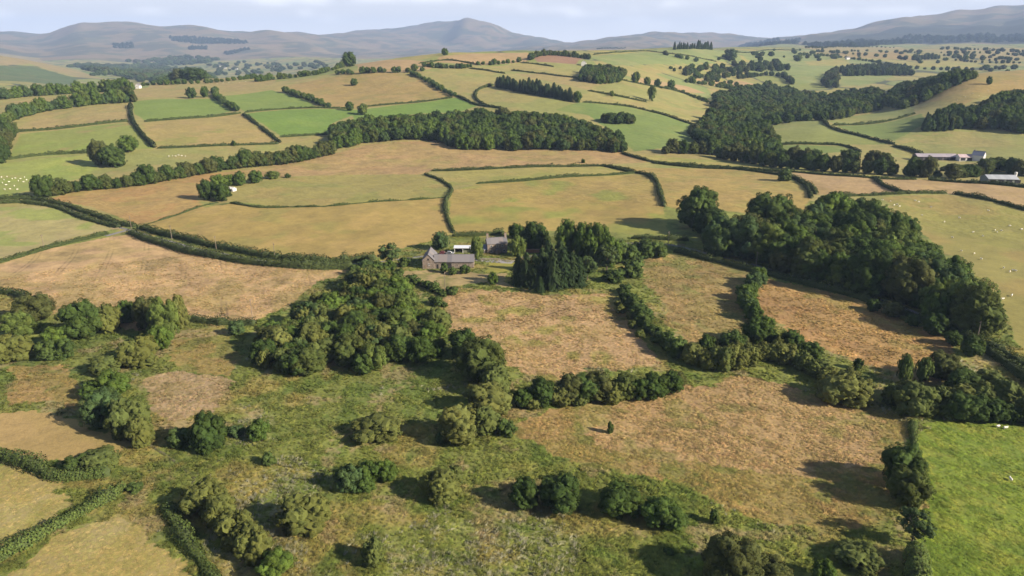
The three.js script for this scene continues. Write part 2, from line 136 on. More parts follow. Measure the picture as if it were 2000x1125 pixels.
const HEDGES = [
["clipped green hedge along the upper side of the lane into the junction",3.2,2.3,[-405.0,-477.8,-353.9,-480.5,-334.1,-482.6,-305.3,-469.9,-272.8,-448.4,-241.6,-426.3,-230.8,-421.5]],
["clipped hedge between the lane and the striped mown field",3.4,2.4,[-396.8,-467.3,-346.5,-469.5,-334.5,-472.3,-303.6,-461.4,-269.6,-436.9,-239.6,-420.1]],
["low clipped hedge below the striped mown field, ending at the lane junction",2.4,1.8,[-280.0,-303.9,-261.9,-345.1,-257.4,-358.2,-251.2,-379.2,-238.9,-405.4]],
["dark clipped hedge on the far side of the lane beside the golden field",4.2,2.9,[-225.4,-416.3,-196.4,-397.0,-159.9,-372.2,-122.7,-352.2,-94.2,-344.9,-70.9,-353.2]],
["wide clipped hedge on the near side of the lane above the pinkish hay field",4.2,2.9,[-226.5,-406.2,-194.1,-379.3,-162.8,-358.7,-130.1,-342.5,-102.0,-335.3,-79.6,-337.4]],
["thin grassy wall and hedge line climbing to the copse with the white shed",1.0,0.8,[-226.9,-425.8,-216.4,-448.9,-210.5,-470.9,-203.4,-481.9]],
["gappy low hedge between the two fields beside the white shed",1.4,1.0,[-194.7,-479.7,-172.9,-467.9,-152.3,-468.3,-124.3,-467.3,-92.4,-482.0,-48.3,-497.4]],
["bent stone hedge bank running down to the farmhouse",2.2,1.6,[-73.7,-595.6,-57.5,-562.7,-45.6,-527.1,-46.3,-483.0,-41.6,-441.2,-34.6,-406.1]],
["far hedge of the narrow pale green strip field",2.6,1.7,[-69.0,-612.1,-26.6,-610.3,27.0,-619.8,81.9,-627.2,104.8,-605.6]],
["near hedge of the narrow pale green strip field",2.4,1.6,[-27.2,-547.1,20.5,-561.4,63.3,-579.2,104.4,-597.9]],
["dark hedge curving down the edge of the wide field behind the farmhouse",2.8,2.1,[81.9,-627.2,95.2,-609.3,111.5,-588.9,114.5,-560.2,105.6,-495.6,100.9,-459.7]],
["long sweeping hedge from the big wood to the round bush",2.6,1.9,[108.2,-697.7,128.9,-659.5,156.4,-633.8,197.0,-616.5,223.7,-579.3,225.1,-539.8,208.5,-484.8]],
["long hedge line running toward the grey barn roof",2.4,1.8,[130.0,-652.7,183.3,-631.3,234.8,-598.0,288.6,-565.3,322.2,-558.8]],
["short curved hedge beside the round bush",2.6,2.0,[227.0,-571.3,227.3,-535.4,218.2,-499.8]],
["curved hedge between the two pinkish fields",2.6,2.0,[292.3,-566.1,280.8,-529.1,281.1,-503.8,285.0,-498.6]],
["hedge along the far edge of the sheep field behind the wood",2.4,1.7,[233.1,-495.2,263.8,-498.5,313.5,-502.2]],
["hedge bending down the far corner of the sheep field",2.6,2.0,[318.0,-500.5,327.2,-477.6,332.6,-456.7,339.3,-439.7]],
["dark hedge in front of the grey barn",2.6,2.2,[331.3,-556.8,357.4,-543.3,373.9,-532.3,397.6,-511.4]],
["hedge below the tan field on the lefthand hillside",2.6,2.0,[-524.4,-757.0,-474.0,-782.7,-433.4,-815.4]],
["hedge above the bright yellow green field with sheep",2.8,2.2,[-457.6,-642.4,-430.7,-663.3,-397.6,-671.0]],
["bushy hedge running down between the hillside fields",3.2,3.0,[-490.8,-933.7,-433.5,-822.5,-386.8,-746.6,-347.7,-692.6]],
["hedge between the bright green field and the striped tan field",2.6,2.0,[-413.1,-812.8,-371.4,-844.0,-334.7,-895.4]],
["hedge slanting down the right edge of the striped tan field",2.8,2.2,[-329.2,-885.1,-280.4,-802.8,-237.4,-731.8]],
["hedge along the bottom of the striped tan field",2.6,1.8,[-343.2,-691.3,-302.8,-702.1,-237.4,-726.7]],
["hedge along the top of the bright green field next to the big wood",2.4,1.8,[-331.1,-899.6,-292.1,-939.4,-234.2,-947.0,-208.4,-951.4]],
["low hedge under the bright green field next to the big wood",2.4,1.8,[-244.9,-760.3,-200.0,-777.2]],
["hedge below the bare gold hill field",2.4,1.8,[-203.4,-959.8,-151.8,-978.9,-81.8,-1011.0]],
["hedge running from the gold hill field down to the wood",2.8,2.2,[-76.8,-1021.1,-43.5,-947.8,-9.7,-916.7]],
["curved hedge wrapping the field in front of the conifer row",3.2,2.4,[-29.3,-1102.1,-48.0,-1069.4,-52.0,-1027.8,-45.4,-976.8,-29.5,-929.7]],
["hedge above the pale field left of the conifer row",2.6,1.8,[-71.8,-1261.0,-43.2,-1244.8,-11.1,-1224.3]],
["hedge behind the conifer row across the hill",2.6,1.9,[0.0,-1270.9,55.6,-1229.9,100.3,-1199.5,141.2,-1175.4]],
["short dark hedge below the reddish ploughed field",2.6,1.9,[17.0,-1365.0,46.8,-1351.8,75.6,-1329.5]],
["hedge along the top of the smooth green hill field with the copse",2.8,2.0,[95.7,-969.9,144.5,-974.9,196.6,-957.2,233.2,-909.5]],
["hedge across the pale slope right of the conifer row",2.6,1.9,[111.5,-1060.0,147.4,-1049.4,194.2,-1043.7]],
["hedge below the pink strip on the far hill",2.8,2.0,[181.4,-1238.3,235.7,-1247.8,294.1,-1270.3,338.0,-1223.1]],
["hedge line near the hilltop pines",2.8,2.0,[179.4,-1625,337.2,-1883,388.1,-1876,523.3,-1890]],
["ridge hedge over the pink hilltop field",2.6,2.0,[-162.9,-1306.7,-120.4,-1338.5,-54.0,-1298.5]],
["hedge snaking between the valley green fields",2.8,2.2,[424.0,-991.9,391.6,-878.8,400.5,-823.3,413.0,-768.7]],
["hedge under the small upper valley field",2.8,2.2,[403.1,-901.6,463.5,-917.7,523.9,-938.8]],
["hedge below the big valley green field",2.8,2.2,[296.4,-790.6,326.9,-784.9,356.8,-776.1,362.9,-738.4]],
["short hedge at the corner of the valley fields",3,2.4,[408.0,-762.0,414.8,-743.2,417.6,-721.6]],
["hedge between the pinkish hay field and the thistle meadow",3.2,2.2,[-132.1,-266.6,-118.8,-262.0,-101.8,-260.4]],
["dark hedge end at the edge of the hay field behind the scrub",3.2,2.2,[-258.1,-299.7,-227.5,-295.4,-216.8,-291.4,-207.6,-283.3]],
["hedge curving round the mown field in the bottom corner",3.0,2.0,[-155.9,-166.8,-136.9,-163.5,-123.5,-157.8,-116.1,-153.2,-109.3,-153.7,-102.7,-155.2]],
["straight trimmed hedge between the two mown fields",2.7,1.7,[-114.7,-116.1,-109.8,-124.1,-104.3,-133.9,-99.7,-141.8,-96.0,-149.4]],
["low dark hedge under the row of tall willows",3.0,1.5,[-81.6,-141.1,-75.2,-133.3,-68.1,-125.3,-60.5,-117.2]],
["hedge along the lane under the dark wood",3.2,2.4,[87.1,-362.9,102.7,-347.2,117.0,-330.1,130.8,-316.4,141.3,-303.9,152.6,-290.4,160.6,-276.3]],
["overgrown hedge along the lane beyond the dark wood",3.8,2.8,[160.6,-276.3,168.0,-255.4,171.9,-239.2,171.3,-213.1,172.0,-195.6]],
["shady hedge on the wood side of the lane at the frame edge",4.0,3.0,[170.6,-246.2,175.4,-232.7,176.7,-218.5,178.2,-201.8]],
["clipped hedge behind the farmhouse roof",3.0,2.4,[-34.4,-398.8,-21.0,-399.7,-4.6,-405.4]],
["low hedge beside the lane right of the farmhouse trees",3.0,2.2,[69.1,-391.9,84.5,-388.0,100.1,-386.2]],
["narrow grassy hedge strip beside the bright green field",1.8,1.0,[118.2,-183.9,109.1,-165.9]],
["leafy hedge column beside the bright green field at the bottom edge",4.0,4.2,[88.2,-127.0,82.5,-115.5]],
["boundary hedge high on the far hill by the plateau",3,2,[673.8,-2273,961.3,-2792,1207.3,-3131]]
];
const TREES = [
["oak",-190.7,-262.4,14.7,11.1,"round dark tree at the edge of the hay field, leftmost of the scrub"],
["ash",-185.7,-245.3,11.1,10.3,"bright green tree leaning at the left edge below the round dark tree"],
["oak",-161.3,-245.6,13.4,14.7,"tall full green tree between the hay field and the thistle meadow"],
["ash",-167.0,-238.0,8.6,7.3,"small light green tree in front of the tall full tree"],
["willow",-155.3,-251.6,9.4,10.9,"brownish green willow right of the tall full tree"],
["ash",-152.7,-260.2,8.1,9.4,"upright green tree behind the brownish willow at the hay field"],
["oak",-141.7,-254.8,10.3,13.4,"dark leafy tree in the tall clump by the hay field"],
["ash",-130.1,-244.6,11.1,16.5,"tallest bright green tree of the clump by the hay field"],
["willow",-131.4,-258.1,8.4,12.8,"olive tree at the right end of the clump by the hay field"],
["ash",-127.6,-235.7,7.4,9.1,"small bright tree at the foot of the tall clump"],
["willow",-127.8,-221.9,12.0,10.3,"wide round willow bush standing in the thistle meadow"],
["bush",-163.0,-226.6,7.5,6.7,"grey green bush, left one of the pair in the thistle meadow"],
["bush",-157.4,-227.3,6.5,7.3,"grey green bush, right one of the pair in the thistle meadow"],
["willow",-136.9,-215.3,10.3,5.3,"flat topped olive bush above the long bush row"],
["ash",-105.6,-250.6,5.9,5.9,"small round lone tree beside the hedge under the hay field"],
["willow",-174.9,-225.6,11.8,8.9,"olive willow at the left frame edge"],
["ash",-125.2,-199.9,9.0,8.6,"bright green tree heading the bush row beside the tan patch"],
["ash",-130.9,-197.6,7.0,5.5,"yellow green bush at the left shoulder of the bush row"],
["ash",-118.3,-181.3,11.5,10.5,"full green tree in the middle of the bush row"],
["willow",-107.2,-173.7,10.3,11.3,"grey green willow low in the bush row"],
["willow",-101.6,-168.8,6.1,8.2,"slim grey willow ending the bush row"],
["oak",-82.6,-168.2,9.2,10.6,"dark round tree standing alone below the pink patch"],
["bush",-91.4,-169.7,6.5,5.4,"low dark bush left of the dark round tree"],
["ash",-77.8,-175.2,4.1,3.7,"small bright bush right of the dark round tree"],
["ash",-71.2,-174.0,6.0,6.0,"bright bush with two tops in the open meadow"],
["bush",-81.4,-176.0,3.2,2.8,"tiny bush between the dark round tree and the bright bush"],
["bush",-64.1,-161.1,3.5,3.5,"small dark bush alone in the near meadow"],
["willow",-107.7,-159.2,9.6,4.3,"pale olive willow above the curved corner hedge"],
["bush",-112.6,-157.3,6.1,3.9,"low bush in the curved corner hedge"],
["bush",-92.9,-148.1,3.8,2.3,"small bush at the end of the straight trimmed hedge"],
["willow",-72.7,-141.2,9.2,7.4,"pale willow, first of the tall row at the bottom"],
["willow",-66.3,-135.5,8.2,7.5,"pale willow, second of the tall row at the bottom"],
["willow",-60.9,-130.3,8.2,7.8,"pale willow, third of the tall row at the bottom"],
["willow",-55.9,-125.6,7.9,7.6,"pale willow, fourth of the tall row at the bottom"],
["ash",-49.4,-119.9,7.4,6.0,"greener willow closing the tall row at the bottom edge"],
["willow",-48.0,-135.7,10.8,8.6,"big grey green dome of willow right of the tall row"],
["ash",-41.0,-151.4,6.2,7.2,"left green bush of the four-bush thicket in the near meadow"],
["ash",-37.2,-155.1,6.3,6.3,"rear dark bush of the four-bush thicket in the near meadow"],
["ash",-32.7,-156.2,5.5,5.9,"right bush of the four-bush thicket in the near meadow"],
["ash",-37.0,-151.4,5.1,4.0,"front low bush of the four-bush thicket in the near meadow"],
["willow",-17.7,-148.7,9.3,7.4,"round dark willow dome in the middle of the near meadow"],
["willow",-14.9,-155.0,5.2,4.5,"thin faded bush behind the round dark dome"],
["oak",3.1,-145.4,6.9,8.0,"left of the two round bushes side by side in the near meadow"],
["oak",11.8,-145.5,10.7,8.4,"larger right one of the two round bushes side by side"],
["oak",25.8,-143.3,10.6,6.5,"dark spreading bush right of the two round bushes"],
["ash",35.3,-138.3,9.8,5.8,"yellow green round bush at the end of the near bush line"],
["willow",-38.7,-177.0,14.3,5.4,"wide low olive willow in the open meadow"],
["willow",-15.4,-175.2,11.8,10.3,"brown green willow dome at the tip of the scrub belt"],
["willow",-8.1,-179.0,7.9,7.9,"small willow dome behind the tip of the scrub belt"],
["willow",-8.2,-190.3,12.1,9.6,"grey willow dome higher in the scrub belt"],
["bush",-1.5,-178.1,5.6,4.4,"low round bush right of the scrub belt tip"],
["ash",-20.2,-173.8,2.9,3.3,"tiny bright green sapling at the scrub belt tip"],
["bush",28.4,-179.6,1.8,4.0,"single thin sapling in the orange meadow"],
["willow",-30.0,-124.8,5.1,6.1,"faded thin willow near the bottom edge"],
["bush",47.3,-138.5,2.2,3.8,"small upright sapling in the right meadow"],
["bush",34.6,-128.3,2.3,1.1,"tiny dark shrub near the bottom right shade"],
["oak",-10.1,-212.1,14.9,14.9,"big dark tree where the thicket meets the field below the house"],
["willow",-5.5,-201.6,9.7,10.5,"olive willow below the big dark thicket tree"],
["oak",-17.1,-228.3,10.8,10.8,"dark tree on the inner edge of the thicket by the field"],
["oak",98.8,-153.5,10.3,11.0,"upper dark tree of the oval pair on the edge of the bright green field"],
["oak",96.0,-146.0,9.2,9.5,"lower dark tree of the oval pair on the edge of the bright green field"],
["pine",89.7,-131.0,7.1,9.2,"spreading dark tree below the oval tree by the bright field"],
["oak",45.8,-119.8,12.5,10.4,"large dark tree cut by the bottom edge"],
["oak",53.6,-119.0,8.5,5.9,"second dark tree at the bottom edge, right of the large one"],
["willow",75.0,-125.3,9.5,3.9,"bright topped low willow left of the field edge"],
["ash",65.1,-119.8,4.5,4.8,"small bush cut by the bottom edge"],
["willow",104.3,-198.8,14.8,9.5,"big olive bush at the corner of the scrub belt above the bright field"],
["willow",122.1,-190.2,12.7,9.2,"round olive bush above the corner of the bright field"],
["poplar",129.3,-210.5,4.7,11.1,"narrow upright tree with light bark in the right scrub"],
["poplar",136.6,-211.7,5.1,8.9,"second narrow upright tree in the right scrub"],
["oak",144.1,-214.3,10.6,9.4,"dark round tree beyond the narrow upright trees"],
["oak",145.0,-204.8,9.2,8.1,"green round tree near the lane at the right"],
["willow",155.0,-206.1,9.9,6.4,"low olive bush by the lane at the right edge"],
["bush",119.9,-222.3,3.2,4.4,"small conical bush in the orange field corner"],
["ash",-38.9,-369.9,9.4,10.0,"round light green tree behind the barn"],
["poplar",-18.1,-348.8,6.3,13.0,"slim light tree between the open shed and the house"],
["pine",-61.4,-338.2,11.2,12.9,"spreading flat crowned tree left of the barn"],
["bush",-54.3,-339.3,6.2,4.5,"low dark red shrub left of the barn"],
["bush",-33.2,-328.0,3.5,5.1,"small bright shrub against the barn wall"],
["bush",-28.7,-324.4,4.4,3.3,"round low shrub at the foot of the barn"],
["bush",-22.8,-325.4,5.4,4.3,"bush near the right corner of the barn"],
["ash",-8.7,-306.4,4.7,6.2,"small young tree on the lawn below the drive"],
["ash",3.0,-357.6,8.1,11.5,"light green tree beside the right chimney of the house"],
["oak",2.4,-395.5,8.3,8.9,"dark tree behind the house chimney"],
["oak",11.7,-372.2,14.5,15.7,"full dark tree right of the house"],
["ash",29.1,-359.3,12.4,19.8,"tall tree behind the spruce block, left one"],
["ash",37.3,-355.0,11.7,19.6,"tall tree behind the spruce block, middle one"],
["ash",44.4,-351.9,12.2,20.5,"tall tree behind the spruce block, highest one"],
["ash",49.2,-339.4,10.8,15.7,"tall tree behind the spruce block, right one"],
["pine",35.2,-312.7,8.1,12.2,"thin brownish pine right of the spruce block"],
["pine",45.6,-325.3,10.8,15.1,"loose crowned pine right of the spruce block"],
["bush",58.9,-346.5,12.6,10.3,"rounded bush on the slope right of the pines"],
["bush",68.4,-351.8,11.7,10.5,"olive bush next to the lane right of the pines"],
["bush",76.1,-354.0,9.6,8.5,"last bush beside the lane right of the farm"],
["bush",57.6,-322.1,11.3,8.6,"dark bush at the head of the hedge right of the field"],
["bush",47.5,-311.2,9.5,6.3,"low bush below the pines"],
["spruce",2.8,-306.5,8.2,15.2,"dark spruce at the left corner of the spruce block"],
["spruce",6.2,-303.7,9.0,16.7,"tall spruce, second from the left in the block"],
["spruce",10.1,-302.1,9.4,16.1,"tall spruce, third from the left in the block"],
["spruce",14.2,-306.5,10.0,17.8,"tall spruce in the middle of the block"],
["spruce",18.2,-298.5,10.2,18.5,"highest spruce standing in the front of the block"],
["spruce",22.7,-301.3,10.3,18.4,"spruce right of the highest one"],
["spruce",26.7,-302.6,9.9,16.6,"spruce second from the right of the block"],
["spruce",30.2,-302.6,9.0,14.5,"spruce at the right corner of the block"],
["spruce",12.4,-294.4,5.0,7.7,"small spruce in front of the block"],
["spruce",17.2,-324.1,10.5,17.6,"spruce at the back of the block, left"],
["spruce",22.9,-321.9,10.5,17.8,"spruce at the back of the block, right"],
["oak",110.8,-413.0,23.2,25.1,"great round tree standing apart at the left of the dark wood"],
["oak",114.5,-396.3,16.5,16.5,"lower paler tree under the great round tree"],
["oak",150.8,-404.5,26.4,23.2,"massive domed tree at the front top of the dark wood"],
["oak",127.2,-369.0,11.1,16.9,"brownish tree on the left flank of the dark wood"],
["bush",216.1,-556.9,9.7,9.7,"round dark bush at the meeting of the hedges"],
["bush",64.8,-643.9,3.7,3.7,"tiny lone bush in the wide reddish field"],
["ash",-364.3,-675.9,18.5,15.5,"open crowned lone tree in the green hillside field"],
["oak",-364.2,-626.5,16.3,21.9,"dark tree leaning beside the yellow green field, left of two"],
["oak",-349.7,-619.6,19.8,18.9,"dark tree beside the yellow green field, right of two"],
["bush",-276.6,-709.0,4.1,5.6,"tiny bush on the hedge under the striped tan field"],
["oak",-299.7,-1363.0,24.6,26.5,"tall dark tree standing out on the ridge"],
["ash",-447.8,-1018.8,12.9,15.8,"round hedgerow tree, left of two above the green field"],
["ash",-433.1,-1028.4,10.1,15.9,"slim hedgerow tree, right of two above the green field"],
["ash",-244.6,-1135.4,11.1,11.1,"small lone tree on the bare gold hill field"],
["ash",-209.2,-933.2,10.6,11.9,"small tree at the left below the gold hill field"],
["ash",-187.4,-905.9,12.8,14.1,"tree at the corner of the green field above the wood"],
["ash",-127.4,-1408.8,12.6,13.6,"round tree alone on the skyline of the hill"],
["ash",87.1,-966.2,10.9,15.0,"light tree at the right end of the conifer row"],
["ash",209.5,-1244.7,13.9,19.1,"round tree by the pink strip, first from the left"],
["ash",231.1,-1252.2,10.5,14.0,"round tree by the pink strip, second from the left"],
["ash",249.6,-1255.9,11.4,14.1,"round tree by the pink strip, third from the left"],
["ash",276.2,-1271.7,14.3,16.9,"round tree by the pink strip, fourth from the left"],
["poplar",203.6,-1063.0,12.0,22.5,"pale upright tree on the slope right of the conifer row"],
["ash",142.6,-1040.3,6.6,8.0,"tiny round tree on the pale slope"],
["ash",581.7,-1978.9,35.6,30.1,"dark tree on the far green hilltop"],
["ash",881.9,-2279.9,22.1,22.1,"round tree in the far green field"],
["oak",-215.2,-490.9,11.5,14.5,"left dark tree of the copse beside the white shed"],
["oak",-203.9,-489.2,12.9,12.2,"front dark tree of the copse beside the white shed"],
["ash",-223.8,-533.0,11.7,10.9,"rear tree of the copse beside the white shed"],
["ash",-220.5,-546.2,10.4,8.7,"low tree behind the white shed"],
["ash",-212.0,-546.4,9.6,11.2,"pointed tree right of the white shed"],
["ash",-203.7,-556.8,11.4,10.1,"round tree on the hedge right of the copse"],
["ash",-195.6,-574.0,10.9,6.5,"small round tree further along the copse hedge"],
["bush",-184.5,-578.2,5.1,3.3,"last little bush along the copse hedge"],
["ash",662.0,-1017.2,7.1,11.4,"wind bent tree on the brow of the righthand hill"]
];
const ROWS = [
["ash","tree in the thin belt above the valley woodland",13,12,11,[339.3,-1450.4,399.6,-1504,461.8,-1533]],
["oak","tree in the dark belt on the rim above the valley woodland",13,12,11,[522.5,-1703,613.5,-1798,661.9,-1793,639.4,-1669]],
["ash","tree in the belt along the pink strip",13,10,10,[408.6,-1607,446.9,-1600,498.5,-1583]],
["oak","tree in the long line below the hillside fields",5.5,12,12,[-330.6,-488.3,-325.4,-500.4,-319.0,-517.8,-298.0,-528.2,-279.7,-546.6,-267.3,-572.9,-250.4,-604.5,-230.3,-622.3,-203.8,-639.3,-187.1,-663.8,-172.8,-684.6]],
["ash","tree in the dense belt under the tan hillside field",8,14,16,[-602.4,-752.6,-560.9,-787.8,-567.7,-838.2,-567.2,-881.1,-546.7,-910.9,-532.1,-943.2,-509.3,-963.8]],
["ash","tall tree in the upper belt on the left hillside",9,14,17,[-751.2,-950.8,-697.7,-991.3,-689.0,-1043.0,-652.2,-1067.9,-617.7,-1100.8,-570.8,-1103.2]],
["oak","tree in the clump ending the hillside belts",7,11,14,[-581.4,-1064.4,-541.6,-1020.4,-501.4,-964.2]],
["oak","tree in the clump at the left edge of the hillside",8,11,13,[-482.3,-647.9,-457.5,-631.7,-484.5,-676.0,-505.6,-718.1,-518.9,-746.9]],
["ash","tree in the line entering the bright green fields",8,8,8,[-452.7,-1109.5,-407.5,-1006.8,-372.1,-949.7,-342.8,-907.2]],
["ash","tree in the line along the left skyline",11,9,8,[-615.1,-1207.9,-559.7,-1194.7,-516.7,-1232.5,-474.1,-1282.4,-464.1,-1331.5]],
["ash","tree in the clump on the left skyline",8,10,10,[-433.6,-1242.0,-426.8,-1252.8,-419.1,-1278.2]],
["ash","tree in the line climbing to the tall ridge tree",9,9,9,[-421.2,-1279.2,-381.2,-1286.9,-340.1,-1285.7,-316.9,-1322.8,-311.3,-1368.2]],
["ash","bush in the hedge left of the gold field",9,8,8,[-337.4,-1083.4,-302.5,-1036.7,-275.1,-1001.6,-238.2,-949.7]],
["ash","tree in the line under the tall ridge tree",12,9,9,[-299.6,-1247.7,-255.8,-1225.1,-216.9,-1222.9,-169.9,-1222.0,-149.7,-1231.3]],
["ash","bush in the hedge slanting down the gold field",8,7,7,[-165.3,-1206.0,-136.2,-1148.0,-105.0,-1069.9,-77.0,-1014.0]],
["ash","tree in the dark strip below the pink hilltop field",7,8,8,[-154.6,-1274.1,-122.9,-1264.9,-87.4,-1259.1,-70.7,-1274.8]],
["ash","tree on the ridge near the pink hilltop field",12,8,8,[-62.7,-1293.0,-18.5,-1337.9,14.3,-1378.1]],
["oak","tree in the hilltop wood above the reddish field",7,10,11,[34.8,-1398.3,50.4,-1459.1,77.4,-1495.6,114.7,-1510,156.2,-1506]],
["spruce","conifer in the dark row on the hill",6,10,14,[-22.9,-1089.6,0.0,-1058.5,28.6,-1019.7,55.8,-991.5,80.5,-968.2]],
["spruce","conifer in the rear rank of the hill row",7,10,14.5,[-19.5,-1114.3,7.6,-1080.1,43.5,-1032.5,78.1,-991.6]],
["pine","skyline pine in the clump on the far hilltop",10,11,15,[734.0,-6423,896.0,-6676,1043.7,-6832]],
["spruce","conifer in the block on the far green hilltop",9,10,19,[435.7,-2003,477.4,-2040,545.2,-2141,596.8,-2229]],
["oak","shrub in the leafy row below the house field",4.5,8,7.5,[1.9,-195.0,9.6,-196.9,17.0,-199.0,26.0,-200.6,40.0,-201.1,49.7,-204.8,57.3,-209.0]],
["willow","shrub in front of the leafy row",7,6,5,[4.7,-193.0,16.9,-197.6,29.1,-198.7,42.2,-199.9]],
["bush","shrub in the dark row right of the field below the house",4.5,6.5,5.5,[49.2,-297.0,49.9,-277.2,51.3,-256.9,55.2,-241.1,59.1,-228.8]],
["willow","low shrub beside the dark row",9,4,3.5,[46.4,-283.2,46.1,-262.4,49.7,-244.6]],
["ash","shrub in the short row reaching the lane",4.5,7,6.5,[115.2,-314.7,107.0,-299.1,99.1,-280.7,97.8,-266.6,99.3,-255.8]],
["willow","shrub in the scrub belt under the orange field",5,8,7,[63.1,-226.2,68.5,-219.5,76.2,-221.7,87.3,-228.6,95.8,-226.8,102.8,-217.4,106.8,-206.6,112.7,-201.4]],
["oak","tree behind the scrub belt under the orange field",7,8.5,8,[68.2,-232.4,77.6,-232.8,88.8,-241.7,95.9,-242.9,102.1,-233.8,107.8,-225.1]],
["oak","shrub in the thick hedge above the bright field",4.5,8.5,7.5,[127.8,-186.5,135.3,-187.5,142.9,-187.3,149.9,-186.3,160.7,-184.2]],
["willow","bush behind the thick hedge above the bright field",7,8,6.5,[116.5,-196.0,124.8,-199.5,132.5,-195.9,144.9,-198.0,157.3,-194.8]],
["oak","roadside tree along the lane under the dark wood",9,7,7,[149.9,-280.2,156.7,-264.0,162.5,-249.0,166.2,-232.7,169.4,-220.7]],
["oak","tree in the valley belt in front of the long sheds",8,11,13,[199.9,-691.9,220.6,-662.3,237.4,-629.1,265.4,-608.5,293.2,-592.7,321.0,-579.8,343.5,-567.4]],
["oak","tree in the back of the valley belt",9,12,13,[145.8,-697.3,179.2,-710.1,215.1,-709.5,247.2,-683.8,274.3,-652.9,302.7,-632.2,329.7,-613.1]],
["oak","tree around the grey barn at the right edge",8,11,12,[397.0,-595.8,424.6,-625.4,425.2,-609.1,425.7,-590.5,435.4,-580.1]],
["oak","tree between the long sheds and the grey barn",9,10,9.5,[341.9,-572.0,356.3,-567.9,375.7,-578.9,398.8,-598.6]],
["ash","tree in the dotted line across the far right fields",16,10,9,[1001.5,-2591,1136.8,-2656,1158.7,-2464,1173.7,-2354]],
["pine","skyline tree in the row under the righthand mountain",22,12,11,[1338.4,-3400,1706,-3936,2023,-4202,2114,-4098]],
["oak","tree in the copse on the plateau at the far right",14,12,20,[1389.9,-2570,1449.6,-2620,1490.4,-2629,1535,-2659]],
["oak","hedgerow tree in the far right plateau line",18,11,9,[1534,-2563,1544,-2479,1608,-2445,1687,-2436]],
["oak","hedgerow tree in the plateau line below the pale field",18,11,9,[982.3,-2145,1148.9,-2238,1198.8,-2186,1283.7,-2148,1415.8,-2146]],
["ash","bush in the small hedgerow across the pale valley slope",10,7,6,[299.8,-1057.6,354.8,-1139.7,296.5,-1281.0,254.5,-1253.5]],
["bush","bramble bush on the bank below the barn",5,5,3.2,[-48.3,-315.6,-38.7,-305.7,-29.1,-290.3,-24.9,-293.5]],
["bush","shrub by the garden bank right below the barn",4,4,3,[-34.0,-283.8,-30.1,-277.7,-25.9,-277.9]]
];
